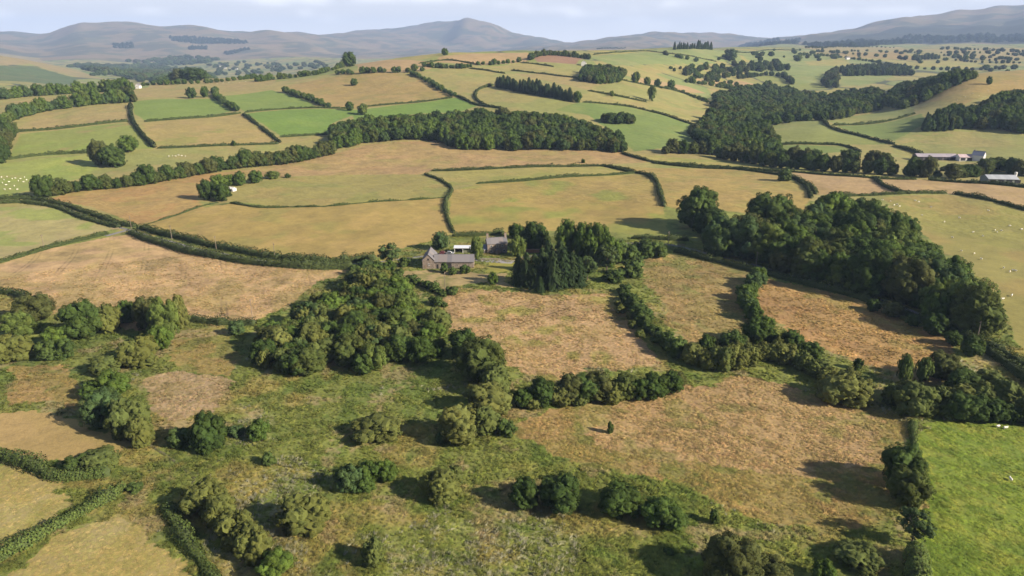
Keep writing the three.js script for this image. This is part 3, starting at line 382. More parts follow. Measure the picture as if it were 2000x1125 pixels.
const AREAS = [
[["oak","ash"],"far scattered tree over the plateau fields",34,13,11,0.5,[585.9,-2125,1255.4,-3257,2531,-3678,2577,-3253,901.4,-1131.5,1450.5,-2325,1175.3,-2426,797.7,-2054]],
[["oak","ash"],"far scattered hedgerow tree on the hill fields",22,10,9,0.5,[154.2,-1485.9,395.5,-1913,630.1,-2176,566.1,-1853,305.0,-1459.5,166.3,-1329.4]],
[["oak","ash"],"far scattered tree on the left valley floor",75,26,16,0.5,[-1584,-2419,-1636,-2936,-1509,-3734,-1035.8,-4147,-1224.7,-4914,-3033,-6264,-3028,-4968]],
[["oak","ash"],"tree in the great wood at the hill foot",9,12,13,0.3,[-173.4,-691.3,-147.0,-737.1,-82.3,-745.4,-52.4,-707.1,0.0,-707.8,79.3,-701.4,109.5,-700.0,111.2,-729.8,84.7,-790.9,62.1,-830.7,0.0,-852.9,-43.0,-864.2,-84.2,-846.3,-143.5,-822.2,-189.8,-808.8,-194.6,-777.9]],
[["oak"],"tree in the small copse on the smooth green hill field",8,11,10,0.2,[103.5,-846.5,119.7,-840.8,142.7,-849.6,138.9,-868.9,113.4,-862.6]],
[["oak","ash"],"tree in the dark wood above the lane",9.5,15.5,16,0.4,[100.5,-364.6,125.4,-378.7,146.2,-389.5,172.4,-412.4,200.0,-433.9,217.1,-429.1,212.9,-382.5,204.7,-336.3,196.8,-301.1,189.5,-272.1,182.7,-251.4,174.5,-246.2,170.0,-258.6,156.9,-290.2,143.2,-311.2,118.1,-345.8]],
[["ash","willow","oak"],"tree in the bushy thicket below the barn",6.5,8,8,0.5,[-87.6,-219.1,-93.3,-238.1,-91.2,-252.4,-82.7,-264.8,-77.1,-284.6,-72.3,-314.8,-61.9,-317.4,-45.0,-291.3,-30.0,-255.6,-24.3,-236.0,-26.9,-225.0,-38.9,-221.3,-44.6,-213.9,-62.6,-216.9,-75.6,-213.9]],
[["bush","ash"],"shrub in the upper thicket left of the barn",5.5,6,5.5,0.3,[-77.2,-326.3,-72.4,-340.1,-60.7,-331.9,-51.1,-317.8,-54.1,-306.3,-67.2,-313.2]],
[["oak","ash"],"tree in the wood running down into the valley",9,12,13,0.3,[206.2,-818.0,272.3,-996.4,331.4,-1062.0,339.1,-1015.6,310.2,-868.1,270.4,-713.5,247.2,-683.8,224.3,-706.1,201.9,-718.0]],
[["oak","ash"],"tree in the broad valley woodland",17,13,12,0.3,[367.3,-1322.0,470.6,-1526,571.5,-1634,592.8,-1551,619.3,-1448.9,738.8,-1477.4,571.3,-1113.2,448.1,-970.7,410.0,-961.7,336.7,-953.1,347.6,-1046.4,305.0,-1076.6]],
[["oak","ash"],"tree in the wood on the shoulder of the righthand hill",11,12,13,0.3,[576.3,-1121.9,828.1,-1556,714.1,-1231.4,663.9,-1051.6,623.5,-1035.5,581.8,-1032.1,553.4,-1030.2]],
[["oak","ash"],"tree in the shaded wood on the righthand hillside",9.5,13,14,0.3,[465.8,-814.7,528.8,-887.7,557.8,-879.7,615.5,-918.7,667.5,-949.1,793.1,-941.1,658.6,-766.8,564.3,-789.5,531.9,-829.2]],
[["spruce"],"conifer at the foot of the shaded hillside wood",6.5,7,16,0.2,[470.3,-823.3,497.4,-819.8,526.6,-830.1,532.6,-851.1,493.5,-855.8]],
[["oak","spruce"],"tree in the square dark wood on the far slope",15,13,15,0.3,[880.1,-1978,1062.6,-2188,1172.5,-2194,1053.7,-1928,944.2,-1910,838.7,-1852]],
[["oak"],"tree in the strip wood on the far slope",16,13,15,0.3,[693.0,-1633,789.7,-1853,865.6,-1970,725.8,-1625]],
[["oak","ash"],"tree in the wood on the hill above the pink strip",8.5,11,13,0.3,[107.2,-1153.8,125.5,-1288.8,166.3,-1329.4,198.8,-1309.4,178.1,-1214.8,139.3,-1138.2]],
[["oak","ash"],"tree in the scattered wood left of the valley",24,11,11,0.4,[327.4,-1572,504.8,-1820,621.4,-1862,414.9,-1564,365.5,-1543]],
[["oak"],"tree in the copse on the plateau rim",20,12,14,0.3,[564.0,-1892,746.1,-2071,720.9,-1921,566.8,-1811]],
[["oak","ash"],"tree beside the long sheds",9,6,4.5,0.3,[373.4,-660.4,393.2,-645.2,425.5,-641.0,405.2,-619.4,358.6,-616.6]],
[["oak","ash"],"far woodland tree in the distant valley",55,34,22,0.4,[-2765,-4690,-2831,-5834,-1509,-3734,-522.5,-1205.5,-1305.5,-2632,-1886,-3309]],
[["oak","ash"],"far woodland tree below the moor",80,40,24,0.4,[-3223,-6052,-2986,-6453,-2484,-6301,-2236,-5378,-2921,-5854]],
[["oak"],"far hedgerow tree on the valley floor",130,30,18,0.4,[-1558,-3859,-1065.9,-4040,-1167.0,-4679,-2165,-5388]],
[["spruce"],"far conifer in the upper plantation on the moor",48,42,24,0.2,[-4079,-8893,-3660,-8906,-3245,-8927,-2974,-8427,-3269,-8208,-3721,-8221]],
[["spruce"],"far conifer in the small square plantation on the moor",48,42,24,0.2,[-4286,-8023,-4002,-7854,-3828,-7499,-4038,-7545]],
[["spruce"],"far conifer in the middle plantation on the moor",48,42,24,0.2,[-3416,-7865,-3299,-8054,-3176,-7742,-3274,-7525]],
[["spruce"],"far conifer in the lower plantation on the moor",48,42,24,0.2,[-2968,-7660,-2813,-7985,-2718,-7741,-2816,-7352]],
[["spruce"],"far conifer in the dark forest under the righthand mountain",70,48,24,0.3,[2146,-5480,3230,-6368,3822,-6490,4450,-6503,4056,-4941,3542,-4302,3726,-5431,3282,-5977,1935,-4330]],
[["spruce"],"far conifer on the ridge below the righthand mountain",70,50,26,0.3,[2877,-9518,2993,-8083,3056,-7936,2282,-5977,1897,-5521]]
];
const PLACES = {barn_l:[-38.6,-333.8],barn_r:[-19,-332.3],wing:[-44,-333.9],house:[-8.2,-362.4],shed:[-26.2,-361.3],car1:[-36.4,-359.7],car2:[-32.9,-359.7],brickwall:[7.7,-364.1],gardenwall:[-11.1,-348.3],lawn:[-5.6,-333.7],longshed:[422,-688.1],pinkshed:[438.6,-681.2],whitehouse:[444.5,-675],greybarn:[379.7,-542.7],tank:[415.1,-581.6],whiteshed:[-209.2,-520.2],cottage:[-585.2,-1143.2],gate1:[-240.2,-415.3],gate2:[-76.9,-151.5],gate3:[93,-374.3],bank:[-28.4,-308.3]};
const POLES = [["telegraph pole beside the lane junction",-230.6,-415.5],["telegraph pole in the lane hedge, first below the junction",-195.0,-391.2],["telegraph pole in the lane hedge, second below the junction",-159.4,-366.1],["telegraph pole in the lane hedge, third below the junction",-123.2,-351.3],["telegraph pole at the edge of the pinkish hay field",-105.6,-267.1],["telegraph pole in the hedge of the striped mown field",-254.3,-369.3],["telegraph pole on the bank below the barn",-30.2,-300.2],["telegraph pole by the lane under the dark wood",121.4,-335.1],["telegraph pole by the lane at the far end of the dark wood",173.5,-242.4],["telegraph pole at the lane bend right of the farm",85.8,-373.7],["telegraph pole in the long tree line",-253.5,-636.5]];
const SHEEP = [["white sheep on the olive field behind the dark wood",[257.2,-482.4,260.6,-478.2,257.1,-466.4,260.2,-468.5,259.4,-463.7,278.2,-479.4,279.1,-476.4,264.2,-444.7,271.2,-431.4,310.8,-451.2,274.1,-406.9,274.1,-397.8,289.4,-410.4,288.1,-406.5,292.6,-409.7,304.4,-419.8,244.2,-368.7,247.5,-362.8,244.6,-334.8,242.7,-327.5,246.5,-330.7,247.1,-329.8,212.5,-287.1,219.1,-291.1,306.5,-412.3,255.8,-396.6,244.3,-351.9,280.9,-464.5,285.5,-439.7]],["white sheep of the flock on the yellow green field",[-414.8,-570.6,-404.1,-558.0,-411.4,-572.3,-394.6,-549.9,-400.4,-562.2,-399.4,-564.4,-390.2,-554.2,-387.4,-535.9,-397.0,-545.8,-394.0,-562.5,-383.1,-549.6,-376.3,-528.9,-386.7,-558.8,-370.9,-516.2,-373.7,-514.3,-364.6,-514.7,-374.2,-543.4,-394.9,-568.9]],["pale sheep on the field above the bright green fields",[-493.1,-1224.8,-484.6,-1229.8,-476.6,-1233.7,-471.6,-1239.0,-454.7,-1223.6,-450.2,-1239.9,-440.9,-1263.4,-427.1,-1261.9]],["sheep resting in the strip above the long tree line",[-319.3,-659.9,-317.0,-662.3,-313.4,-660.7,-312.5,-665.0,-308.8,-663.2,-304.6,-661.2]],["sheep on the bare hill at the right edge",[584.4,-954.2,598.3,-961.6,614.8,-973.0,615.4,-960.2,642.7,-985.6]],["sheep near the top edge of the bright green field",[142.4,-182.1,144.0,-181.2]],["single sheep resting out on the bright green field",[127.4,-154.4]]];
const LANES = [["lane",2.7,[-400.7,-472.3,-349.9,-474.6,-330.7,-477.3,-304.4,-465.5,-270.8,-441.8,-237.6,-418.7,-225.7,-410.6,-195.3,-388.0,-161.4,-365.4,-126.6,-347.7,-93.4,-341.4,-69.9,-347.6,-56.1,-353.0,-45.9,-356.5]],["lane",4.0,[-232.3,-414.5,-235.5,-407.6,-238.6,-400.6]],["lane",3.6,[1.3,-350.2,27.8,-368.8,69.1,-383.0,92.8,-373.2,108.2,-357.5,121.9,-341.5,138.2,-322.9,153.1,-301.5,164.7,-283.4,171.3,-257.4,175.1,-237.9,175.8,-223.7,176.7,-201.9]],["track",1.0,[-100.0,-169.4,-91.7,-163.4,-84.7,-157.5,-80.8,-153.5,-79.7,-148.9]],["track",0.8,[-80.8,-153.5,-80.0,-158.3,-76.7,-163.4]],["yard",9,[-25.6,-356.0,-15.9,-349.5,-6.6,-346.0,0.8,-343.6]],["lane",3,[-45.9,-356.5,-35.2,-357.7,-25.6,-356.0]]];
const COTTAGES = [-1858,-4779,-1789,-4666,-1824,-4822,-1740,-4658,-1970,-4982,-1947,-4632,-1648,-4950,135.3,-1393.7,1133.2,-2502];

// ---------------------------------------------------------------- terrain
const warp = (x, z) => { const r = Math.hypot(x, z) + 1e-9, s = Math.asinh(r / 200) / r; return [x * s, z * s]; };
const TP = HEIGHTS.map(([x, z]) => warp(x, z)), TN = TP.length;
const phi = (d2) => 0.5 * d2 * Math.log(d2 + 1e-12);
const TW = (() => { // thin plate through the surveyed heights
  const n = TN + 3, M = [];
  for (let i = 0; i < n; i++) {
    const row = new Float64Array(n + 1);
    if (i < TN) {
      for (let j = 0; j < TN; j++) { const a = TP[i][0] - TP[j][0], b = TP[i][1] - TP[j][1]; row[j] = phi(a * a + b * b); }
      row[i] += 2e-4; row[TN] = 1; row[TN + 1] = TP[i][0]; row[TN + 2] = TP[i][1]; row[n] = HEIGHTS[i][2];
    } else for (let j = 0; j < TN; j++) row[j] = i === TN ? 1 : TP[j][i - TN - 1];
    M.push(row);
  }
  for (let c = 0; c < n; c++) {
    let p = c; for (let r = c + 1; r < n; r++) if (Math.abs(M[r][c]) > Math.abs(M[p][c])) p = r;
    [M[c], M[p]] = [M[p], M[c]];
    for (let r = c + 1; r < n; r++) { const f = M[r][c] / M[c][c]; if (f) for (let k = c; k <= n; k++) M[r][k] -= f * M[c][k]; }
  }
  const w = new Float64Array(n);
  for (let r = n - 1; r >= 0; r--) { let s = M[r][n]; for (let k = r + 1; k < n; k++) s -= M[r][k] * w[k]; w[r] = s / M[r][r]; }
  return w;
})();
const { sin } = Math;
function undulate(x, z) {
  const r = Math.hypot(x, z), far = clamp((r - 4500) / 4000, 0, 1), m = clamp((r - 900) / 800, 0, 1);
  return 0.8 * sin(x / 41 + 1.3) * sin(z / 53 + 0.5) + 0.35 * sin(x / 17 - z / 23) + 0.2 * sin(x / 9 + z / 13 + 2)
    + far * (24 * sin(x / 310 + z / 900 + 0.4) * sin(z / 420 - x / 800) + 13 * sin(x / 140 - z / 230) + 8 * sin(x / 75 + z / 110 + 1))
    + m * (1 - far) * 2.5 * sin(x / 120 + 0.3) * sin(z / 170);
}
function height(x, z) {
  const [u, v] = warp(x, z); let s = TW[TN] + TW[TN + 1] * u + TW[TN + 2] * v;
  for (let i = 0; i < TN; i++) { const a = u - TP[i][0], b = v - TP[i][1]; s += TW[i] * phi(a * a + b * b); }
  return s + undulate(x, z);
}

// ---------------------------------------------------------------- what grows on the ground: colours of sward
const G = (r, g, b) => [lin(r) * 0.455, lin(g) * 0.475, lin(b) * 0.44]; // picture tone of a sunlit sward -> its own colour
const SWARD = { // main, second, third tone, patch size in metres, grain, mowing lines [spacing, angle, strength]
  meadow: [G(150, 156, 72), G(180, 164, 92), G(120, 140, 54), 14, 0.5],
  mown: [G(196, 174, 112), G(182, 170, 100), G(202, 182, 126), 22, 0.16, [2.6, 0.5, 0.07]],
  hay: [G(206, 174, 112), G(194, 168, 100), G(210, 176, 118), 18, 0.25],
  pinkhay: [G(226, 186, 138), G(212, 180, 122), G(204, 174, 120), 16, 0.42],
  mowngreen: [G(198, 184, 122), G(176, 182, 98), G(204, 186, 130), 20, 0.2, [3.2, 1.35, 0.1]],
  gold: [G(198, 170, 95), G(186, 168, 90), G(206, 174, 104), 26, 0.24],
  gold2: [G(202, 168, 102), G(190, 165, 92), G(205, 160, 100), 24, 0.26],
  olive: [G(184, 170, 94), G(192, 170, 98), G(168, 166, 84), 30, 0.2],
  redtan: [G(200, 168, 110), G(188, 166, 100), G(202, 164, 114), 30, 0.3],
  strip: [G(190, 178, 96), G(176, 174, 86), G(200, 180, 104), 30, 0.18],
  goldgreen: [G(192, 168, 90), G(168, 168, 78), G(200, 170, 98), 34, 0.24],
  pinkhay2: [G(208, 174, 124), G(200, 168, 112), G(212, 176, 130), 26, 0.2],
  sheepgreen: [G(180, 168, 90), G(188, 166, 94), G(170, 164, 80), 30, 0.2],
  rough: [G(182, 158, 98), G(160, 154, 84), G(198, 164, 110), 10, 0.42],
  orange: [G(206, 164, 106), G(188, 162, 94), G(212, 164, 110), 12, 0.36],
  pinkhay3: [G(222, 182, 136), G(184, 168, 94), G(212, 176, 124), 11, 0.45],
  orangemeadow: [G(206, 170, 120), G(214, 174, 126), G(176, 160, 96), 12, 0.46],
  bright: [G(148, 166, 52), G(164, 172, 64), G(130, 154, 44), 6, 0.34],
  pinkpatch: [G(208, 176, 138), G(188, 162, 116), G(212, 180, 142), 7, 0.42],
  yellowgreen: [G(178, 186, 88), G(190, 186, 98), G(166, 182, 78), 30, 0.16],
  yg2: [G(164, 172, 82), G(186, 164, 100), G(156, 172, 74), 45, 0.16],
  hay2: [G(190, 170, 106), G(178, 168, 98), G(196, 170, 112), 40, 0.2],
  hay3: [G(192, 170, 102), G(176, 168, 90), G(200, 172, 110), 40, 0.18],
  hay4: [G(192, 164, 98), G(182, 162, 92), G(198, 166, 104), 40, 0.2],
  green: [G(146, 168, 72), G(152, 172, 76), G(138, 162, 66), 40, 0.1],
  green2: [G(136, 168, 62), G(144, 172, 66), G(130, 162, 58), 40, 0.1],
  green3: [G(140, 160, 76), G(150, 164, 80), G(132, 156, 70), 50, 0.14],
  green4: [G(160, 172, 98), G(170, 174, 104), G(150, 166, 90), 60, 0.14],
  green5: [G(164, 170, 88), G(174, 172, 94), G(154, 164, 80), 50, 0.14],
  darkgreen: [G(140, 158, 72), G(150, 160, 80), G(132, 150, 66), 40, 0.16],
  olivehay: [G(186, 174, 102), G(172, 172, 94), G(194, 174, 108), 50, 0.18],
  olive2: [G(176, 172, 98), G(186, 172, 104), G(168, 168, 90), 50, 0.18],
  red: [G(176, 134, 108), G(170, 130, 104), G(182, 140, 112), 40, 0.12],
  moorhay: [G(184, 164, 108), G(170, 160, 100), G(190, 166, 118), 90, 0.2],
  bracken: [G(104, 126, 66), G(120, 130, 74), G(96, 118, 60), 60, 0.26],
  moor: [G(164, 144, 114), G(122, 122, 90), G(172, 146, 122), 240, 0.24],
  forest: [G(60, 70, 46), G(52, 62, 40), G(72, 80, 54), 180, 0.3],
  tanmeadow: [G(180, 156, 92), G(196, 162, 106), G(144, 144, 70), 10, 0.48],
  lawn: [G(186, 176, 74), G(170, 168, 66), G(176, 166, 72), 8, 0.2],
  yard: [G(150, 142, 138), G(140, 134, 128), G(158, 148, 142), 5, 0.15],
  bank: [G(198, 172, 120), G(166, 156, 94), G(206, 178, 128), 6, 0.4],
};
const KEYS = Object.keys(SWARD), VAL = KEYS.map((k) => SWARD[k]);
const CELL_TONES = ['green4', 'olive2', 'green5', 'olivehay', 'green4', 'strip', 'green3'].map((k) => KEYS.indexOf(k));
const MEADOW = KEYS.indexOf('meadow'), MOOR = KEYS.indexOf('moor'), OLIVEHAY = KEYS.indexOf('olivehay'), BRIGHT = KEYS.indexOf('bright');

// ground sheets of rising distance: [name, inner radius, outer radius, x0, x1, z0, z1, texture side]
const SHEETS = [
  ['meadow_ground', 0, 262, -206, 206, -264, 2, 2048],
  ['farm_ground', 262, 480, -374, 374, -484, -160, 2048],
  ['hillside_ground', 480, 1400, -1080, 1080, -1404, -300, 2048],
  ['valley_ground', 1400, 5400, -4150, 4150, -5410, -880, 2048],
  ['hills', 5400, 15800, -12200, 12200, -15810, -3400, 1024],
];
function rasterise(sh) {
  const [, , , x0, x1, z0, z1, N] = sh, id = new Uint8Array(N * N).fill(255);
  for (const [type, p] of FIELDS) {
    const k = KEYS.indexOf(type), n = p.length / 2; if (k < 0) throw new Error(type);
    let lo = 1e9, hi = -1e9; for (let i = 0; i < n; i++) { lo = Math.min(lo, p[2 * i + 1]); hi = Math.max(hi, p[2 * i + 1]); }
    const j0 = Math.max(0, Math.floor((lo - z0) / (z1 - z0) * N)), j1 = Math.min(N - 1, Math.ceil((hi - z0) / (z1 - z0) * N));
    for (let j = j0; j <= j1; j++) {
      const z = z0 + (j + 0.5) / N * (z1 - z0), xs = [];
      for (let i = 0, m = n - 1; i < n; m = i++) { const za = p[2 * i + 1], zb = p[2 * m + 1]; if ((za > z) !== (zb > z)) xs.push(p[2 * i] + (z - za) / (zb - za) * (p[2 * m] - p[2 * i])); }
      xs.sort((a, b) => a - b);
      for (let q = 0; q + 1 < xs.length; q += 2) {
        const a = clamp(Math.ceil((xs[q] - x0) / (x1 - x0) * N - 0.5), 0, N), b = clamp(Math.ceil((xs[q + 1] - x0) / (x1 - x0) * N - 0.5), 0, N);
        id.fill(k, j * N + a, Math.max(j * N + a, j * N + b));
      }
    }
  }
  return id;
}
// worn tracks and pale flower drifts of the rough meadow
const segDist = (x, z, p) => { let d = 1e9; for (let i = 0; i + 3 < p.length; i += 2) { const ax = p[i], az = p[i + 1], bx = p[i + 2] - ax, bz = p[i + 3] - az, t = clamp(((x - ax) * bx + (z - az) * bz) / (bx * bx + bz * bz), 0, 1); d = Math.min(d, Math.hypot(x - ax - t * bx, z - az - t * bz)); } return d; };
function drift(x, z) { // meadowsweet: 0..1
  return smooth(0.12, 0.5, noise(x / 19 + 3, z / 26 + 8) + 0.35 * noise(x / 6 + 11, z / 6)) * smooth(300, 200, Math.hypot(x, z) * (z > -330 ? 1 : 2));
}
const FR = new Float32Array(3);
function sward(sh, id, x, z, out) {
  const [, , , x0, x1, z0, z1, N] = sh, r = Math.hypot(x, z);
  // ragged borders
  const wob = r < 300 ? 1.6 : r < 600 ? 1.1 : r < 1500 ? 1.5 : 8, w2 = r < 330 ? 4.5 : 0, wx = x + wob * noise(x / (wob * 1.2) + 5, z / (wob * 1.2)) + w2 * noise(x / 13 + 15, z / 13), wz = z + wob * noise(x / (wob * 1.2) + 31, z / (wob * 1.2) + 7) + w2 * noise(x / 13 + 2, z / 13 + 33);
  const i = clamp(Math.floor((wx - x0) / (x1 - x0) * N), 0, N - 1), j = clamp(Math.floor((wz - z0) / (z1 - z0) * N), 0, N - 1);
  let k = id[j * N + i], dark = 0;
  if (k === 255) {
    if (r < 520) k = MEADOW;
    else if (r < 1300) k = OLIVEHAY;
    else if (r > 6300 + 900 * noise(x / 1500, z / 1500)) k = MOOR;
    else { // far farmland: a patchwork of fields too distant to build hedge by hedge
      const S = 150, gx = x / S + 0.5 * noise(x / 400, z / 400), gz = z / (S * 1.25) + 0.5 * noise(x / 500 + 9, z / 420), ci = Math.floor(gx), cj = Math.floor(gz);
      let d1 = 9, d2 = 9, h = 0;
      for (let a = -1; a <= 1; a++) for (let b = -1; b <= 1; b++) {
        const q = LAT[((ci + a) & 255) | (((cj + b) & 255) << 8)], q2 = LAT[((ci + a + 77) & 255) | (((cj + b + 31) & 255) << 8)];
        const d = Math.max(Math.abs(ci + a + 0.5 + 0.35 * q - gx), Math.abs(cj + b + 0.5 + 0.35 * q2 - gz));
        if (d < d1) { d2 = d1; d1 = d; h = q * 0.5 + q2 * 0.5; } else if (d < d2) d2 = d;
      }
      k = CELL_TONES[Math.floor((h * 0.5 + 0.5) * 6.99)];
      dark = r > 1500 && d2 - d1 < 0.055 ? 1 : 0;
    }
  }
  const s = VAL[k], P = s[3], far = r > 1400 ? 1 : 0;
  const n1 = noise(x / P, z / P) + 0.5 * noise(x / (P * 0.4) + 9, z / (P * 0.4)) , n2 = noise(x / (P * 0.7) + 50, z / (P * 0.7) + 3) + 0.4 * noise(x / (P * 0.2), z / (P * 0.2) + 20);
  const wb = smooth(0.05, 0.6, n1), wc = smooth(0.1, 0.6, n2);
  const g0 = r < 262 ? 0.3 : r < 480 ? 0.5 : r < 1400 ? 1.0 : 4;
  let g = noise(x / g0, z / (g0 * 0.8)) * 0.5 + noise(x / (g0 * 2.6) + 3, z / (g0 * 2.2)) * 0.6 + noise(x / (g0 * 8) + 3, z / (g0 * 7)) * 0.4;
  if (r > 262 && r < 1500) g = g * 0.55 + noise(x / 4.3 + 8, z / 5.2) * 0.4 + noise(x / 10 + 18, z / 13) * 0.35;
  if (s[5]) { const [sp, an, st] = s[5], q = (x * Math.cos(an) + z * Math.sin(an) + 6 * noise(x / 60, z / 60)) / sp; g += (Math.sin(q * 6.283) > 0 ? 1 : -1) * st * 3 * (0.6 + 0.4 * noise(x / 9, z / 9)); }
  if (r < 1400 && !s[5] && (k * 7) % 3 === 0 && k !== MEADOW) { const an = k * 0.9, q = (x * Math.cos(an) + z * Math.sin(an) + 10 * noise(x / 90, z / 90)) / 18, fr = q - Math.floor(q); if (Math.abs(fr - 0.44) < 0.022 || Math.abs(fr - 0.56) < 0.022) g -= 0.5 * (0.5 + noise(x / 15, z / 15)); }
  const f = Math.max(0.25, 1 + s[4] * g * (r < 262 ? 0.7 : r < 1400 ? 1.05 : 0.8));
  for (let c = 0; c < 3; c++) { let v = s[0][c] + (s[1][c] - s[0][c]) * wb; v += (s[2][c] - v) * wc * 0.8; out[c] = v * f; }
  if (k === MEADOW && r < 300) { // flower heads and dead stalks among the green
    const fl = drift(x, z), sp = noise(x / 0.5 + 70, z / 0.45) + 0.5 * noise(x / 1.4, z / 1.3 + 40);
    const a = fl * smooth(0.0, 0.5, sp) * 0.36; out[0] += (0.34 - out[0]) * a; out[1] += (0.31 - out[1]) * a; out[2] += (0.2 - out[2]) * a;
    const b = smooth(0.35, 0.8, noise(x / 7 + 90, z / 9) + 0.4 * noise(x / 1.7, z / 1.5)); out[0] += (0.29 - out[0]) * b * 0.5; out[1] += (0.21 - out[1]) * b * 0.5; out[2] += (0.12 - out[2]) * b * 0.5;
  }
  if (k === MOOR) { const q = smooth(0.05, 0.45, noise(x / 330 + 7, z / 480) + 0.6 * noise(x / 110, z / 130)); out[0] += (0.06 - out[0]) * q * 0.8; out[1] += (0.068 - out[1]) * q * 0.8; out[2] += (0.04 - out[2]) * q * 0.8; }
  if (dark) { out[0] = 0.05; out[1] = 0.065; out[2] = 0.03; }
  return k;
}
const SW = (() => { const t = new Uint8Array(4097); for (let i = 0; i <= 4096; i++) { const v = i / 4096; t[i] = Math.round(255 * (v <= 0.0031308 ? v * 12.92 : 1.055 * Math.pow(v, 1 / 2.4) - 0.055)); } return (v) => t[clamp(Math.round(v * 4096), 0, 4096)]; })();
function groundMap(sh, id) {
  const [, , , x0, x1, z0, z1, N] = sh, d = new Uint8Array(N * N * 4), o = [0, 0, 0];
  for (let j = 0; j < N; j++) for (let i = 0; i < N; i++) {
    sward(sh, id, x0 + (i + 0.5) / N * (x1 - x0), z0 + (j + 0.5) / N * (z1 - z0), o);
    const q = (j * N + i) * 4; d[q] = SW(o[0]); d[q + 1] = SW(o[1]); d[q + 2] = SW(o[2]); d[q + 3] = 255;
  }
  const t = new THREE.DataTexture(d, N, N, THREE.RGBAFormat); t.colorSpace = THREE.SRGBColorSpace; t.magFilter = t.minFilter = THREE.LinearFilter; t.needsUpdate = true;
  return t;
}
const bumpMap = (() => { const N = 512, d = new Uint8Array(N * N * 4); for (let j = 0; j < N; j++) for (let i = 0; i < N; i++) { let n = 0, a = 0.5; for (const f of [8, 32, 64, 128]) { const x = i / N * f, y = j / N * f; const w = (u, v) => LAT[((u % f) & 255) | (((v % f) & 255) << 8)]; const xi = Math.floor(x), yi = Math.floor(y), fx = x - xi, fy = y - yi, sx = fx * fx * (3 - 2 * fx), sy = fy * fy * (3 - 2 * fy); n += a * ((w(xi, yi) * (1 - sx) + w(xi + 1, yi) * sx) * (1 - sy) + (w(xi, yi + 1) * (1 - sx) + w(xi + 1, yi + 1) * sx) * sy); a *= 0.75; } const v = clamp(128 + n * 90, 0, 255); d.set([v, v, v, 255], (j * N + i) * 4); } const t = new THREE.DataTexture(d, N, N, THREE.RGBAFormat); t.wrapS = t.wrapT = THREE.RepeatWrapping; t.magFilter = THREE.LinearFilter; t.needsUpdate = true; return t; })();
const structure = (o, name) => { o.name = name; o.userData.kind = 'structure'; o.receiveShadow = o.castShadow = true; scene.add(o); return o; };
const RAST = [];
{
  const FAN = []; const A = 50; for (let a = -A; a <= A + 1e-6; a += 0.2) FAN.push(a * Math.PI / 180);
  const REST = []; for (let a = A; a <= 360 - A + 1e-6; a += 4) REST.push(a * Math.PI / 180);
  const rings = [0, 12, 24, 36, 48, 58]; while (rings[rings.length - 1] < 15800) rings.push(rings[rings.length - 1] * (rings[rings.length - 1] < 1400 ? 1.0095 : 1.013));
  for (const sh of SHEETS) for (let q = 1; q < rings.length; q++) if (rings[q - 1] < sh[2] && rings[q] >= sh[2]) rings[q] = sh[2];
  const fanMesh = (angles, rs, uvOf) => {
    const nA = angles.length, nR = rs.length, pos = new Float32Array(nA * nR * 3), uv = new Float32Array(nA * nR * 2), nor = new Float32Array(nA * nR * 3), idx = new Uint32Array((nA - 1) * (nR - 1) * 6);
    let o = 0;
    for (let i = 0; i < nR; i++) for (let j = 0; j < nA; j++, o++) { const x = Math.sin(angles[j]) * rs[i], z = -Math.cos(angles[j]) * rs[i]; pos[o * 3] = x; pos[o * 3 + 1] = height(x, z); pos[o * 3 + 2] = z; uv.set(uvOf(x, z), o * 2); }
    o = 0;
    for (let i = 0; i + 1 < nR; i++) for (let j = 0; j + 1 < nA; j++) { const a = i * nA + j, b = a + 1, c = a + nA, e = c + 1; idx.set([a, b, c, b, e, c], o); o += 6; }
    const g = new THREE.BufferGeometry(); g.setAttribute('position', new THREE.BufferAttribute(pos, 3)); g.setAttribute('uv', new THREE.BufferAttribute(uv, 2)); g.setIndex(new THREE.BufferAttribute(idx, 1));
    g.computeVertexNormals(); return g;
  };
  for (const sh of SHEETS) {
    const [name, r0, r1, x0, x1, z0, z1] = sh, id = rasterise(sh); RAST.push(id);
    const rs = rings.filter((r) => r >= r0 - 1e-6 && r <= r1 + 1e-6);
    const b = bumpMap.clone(); b.repeat.set((x1 - x0) / (r0 < 480 ? 24 : 120), (z1 - z0) / (r0 < 480 ? 24 : 120)); b.needsUpdate = true;
    const m = new THREE.MeshStandardMaterial({ map: groundMap(sh, id), roughness: 1, bumpMap: b, bumpScale: r0 < 480 ? 0.16 : r0 < 1400 ? 0.7 : 1.2 });
    structure(new THREE.Mesh(fanMesh(FAN, rs, (x, z) => [(x - x0) / (x1 - x0), (z - z0) / (z1 - z0)]), m), name);
  }
  const coarse = rings.filter((r, i) => i % 8 === 0 || i === rings.length - 1);
  structure(new THREE.Mesh(fanMesh(REST, coarse, (x, z) => [x / 24, z / 24]), new THREE.MeshStandardMaterial({ color: new THREE.Color(0.22, 0.19, 0.09), roughness: 1, bumpMap, bumpScale: 0.45 })), 'surrounding_ground');
}
console.log('ground done');

// ---------------------------------------------------------------- helpers for things
const USED = new Map();
const numbered = (n) => { const k = USED.get(n) ?? 0; USED.set(n, k + 1); return k ? n + '_' + String(k).padStart(3, '0') : n; };
const shade = (o) => { o.traverse((c) => { if (c.isMesh) c.castShadow = c.receiveShadow = true; }); return o; };
function put(o, name, label, category, group) { o.name = numbered(name); Object.assign(o.userData, { label, category }); if (group) o.userData.group = group; scene.add(shade(o)); return o; }
const part = (parent, name, geo, mat) => { const m = new THREE.Mesh(geo, mat); m.name = name; parent.add(m); return m; };

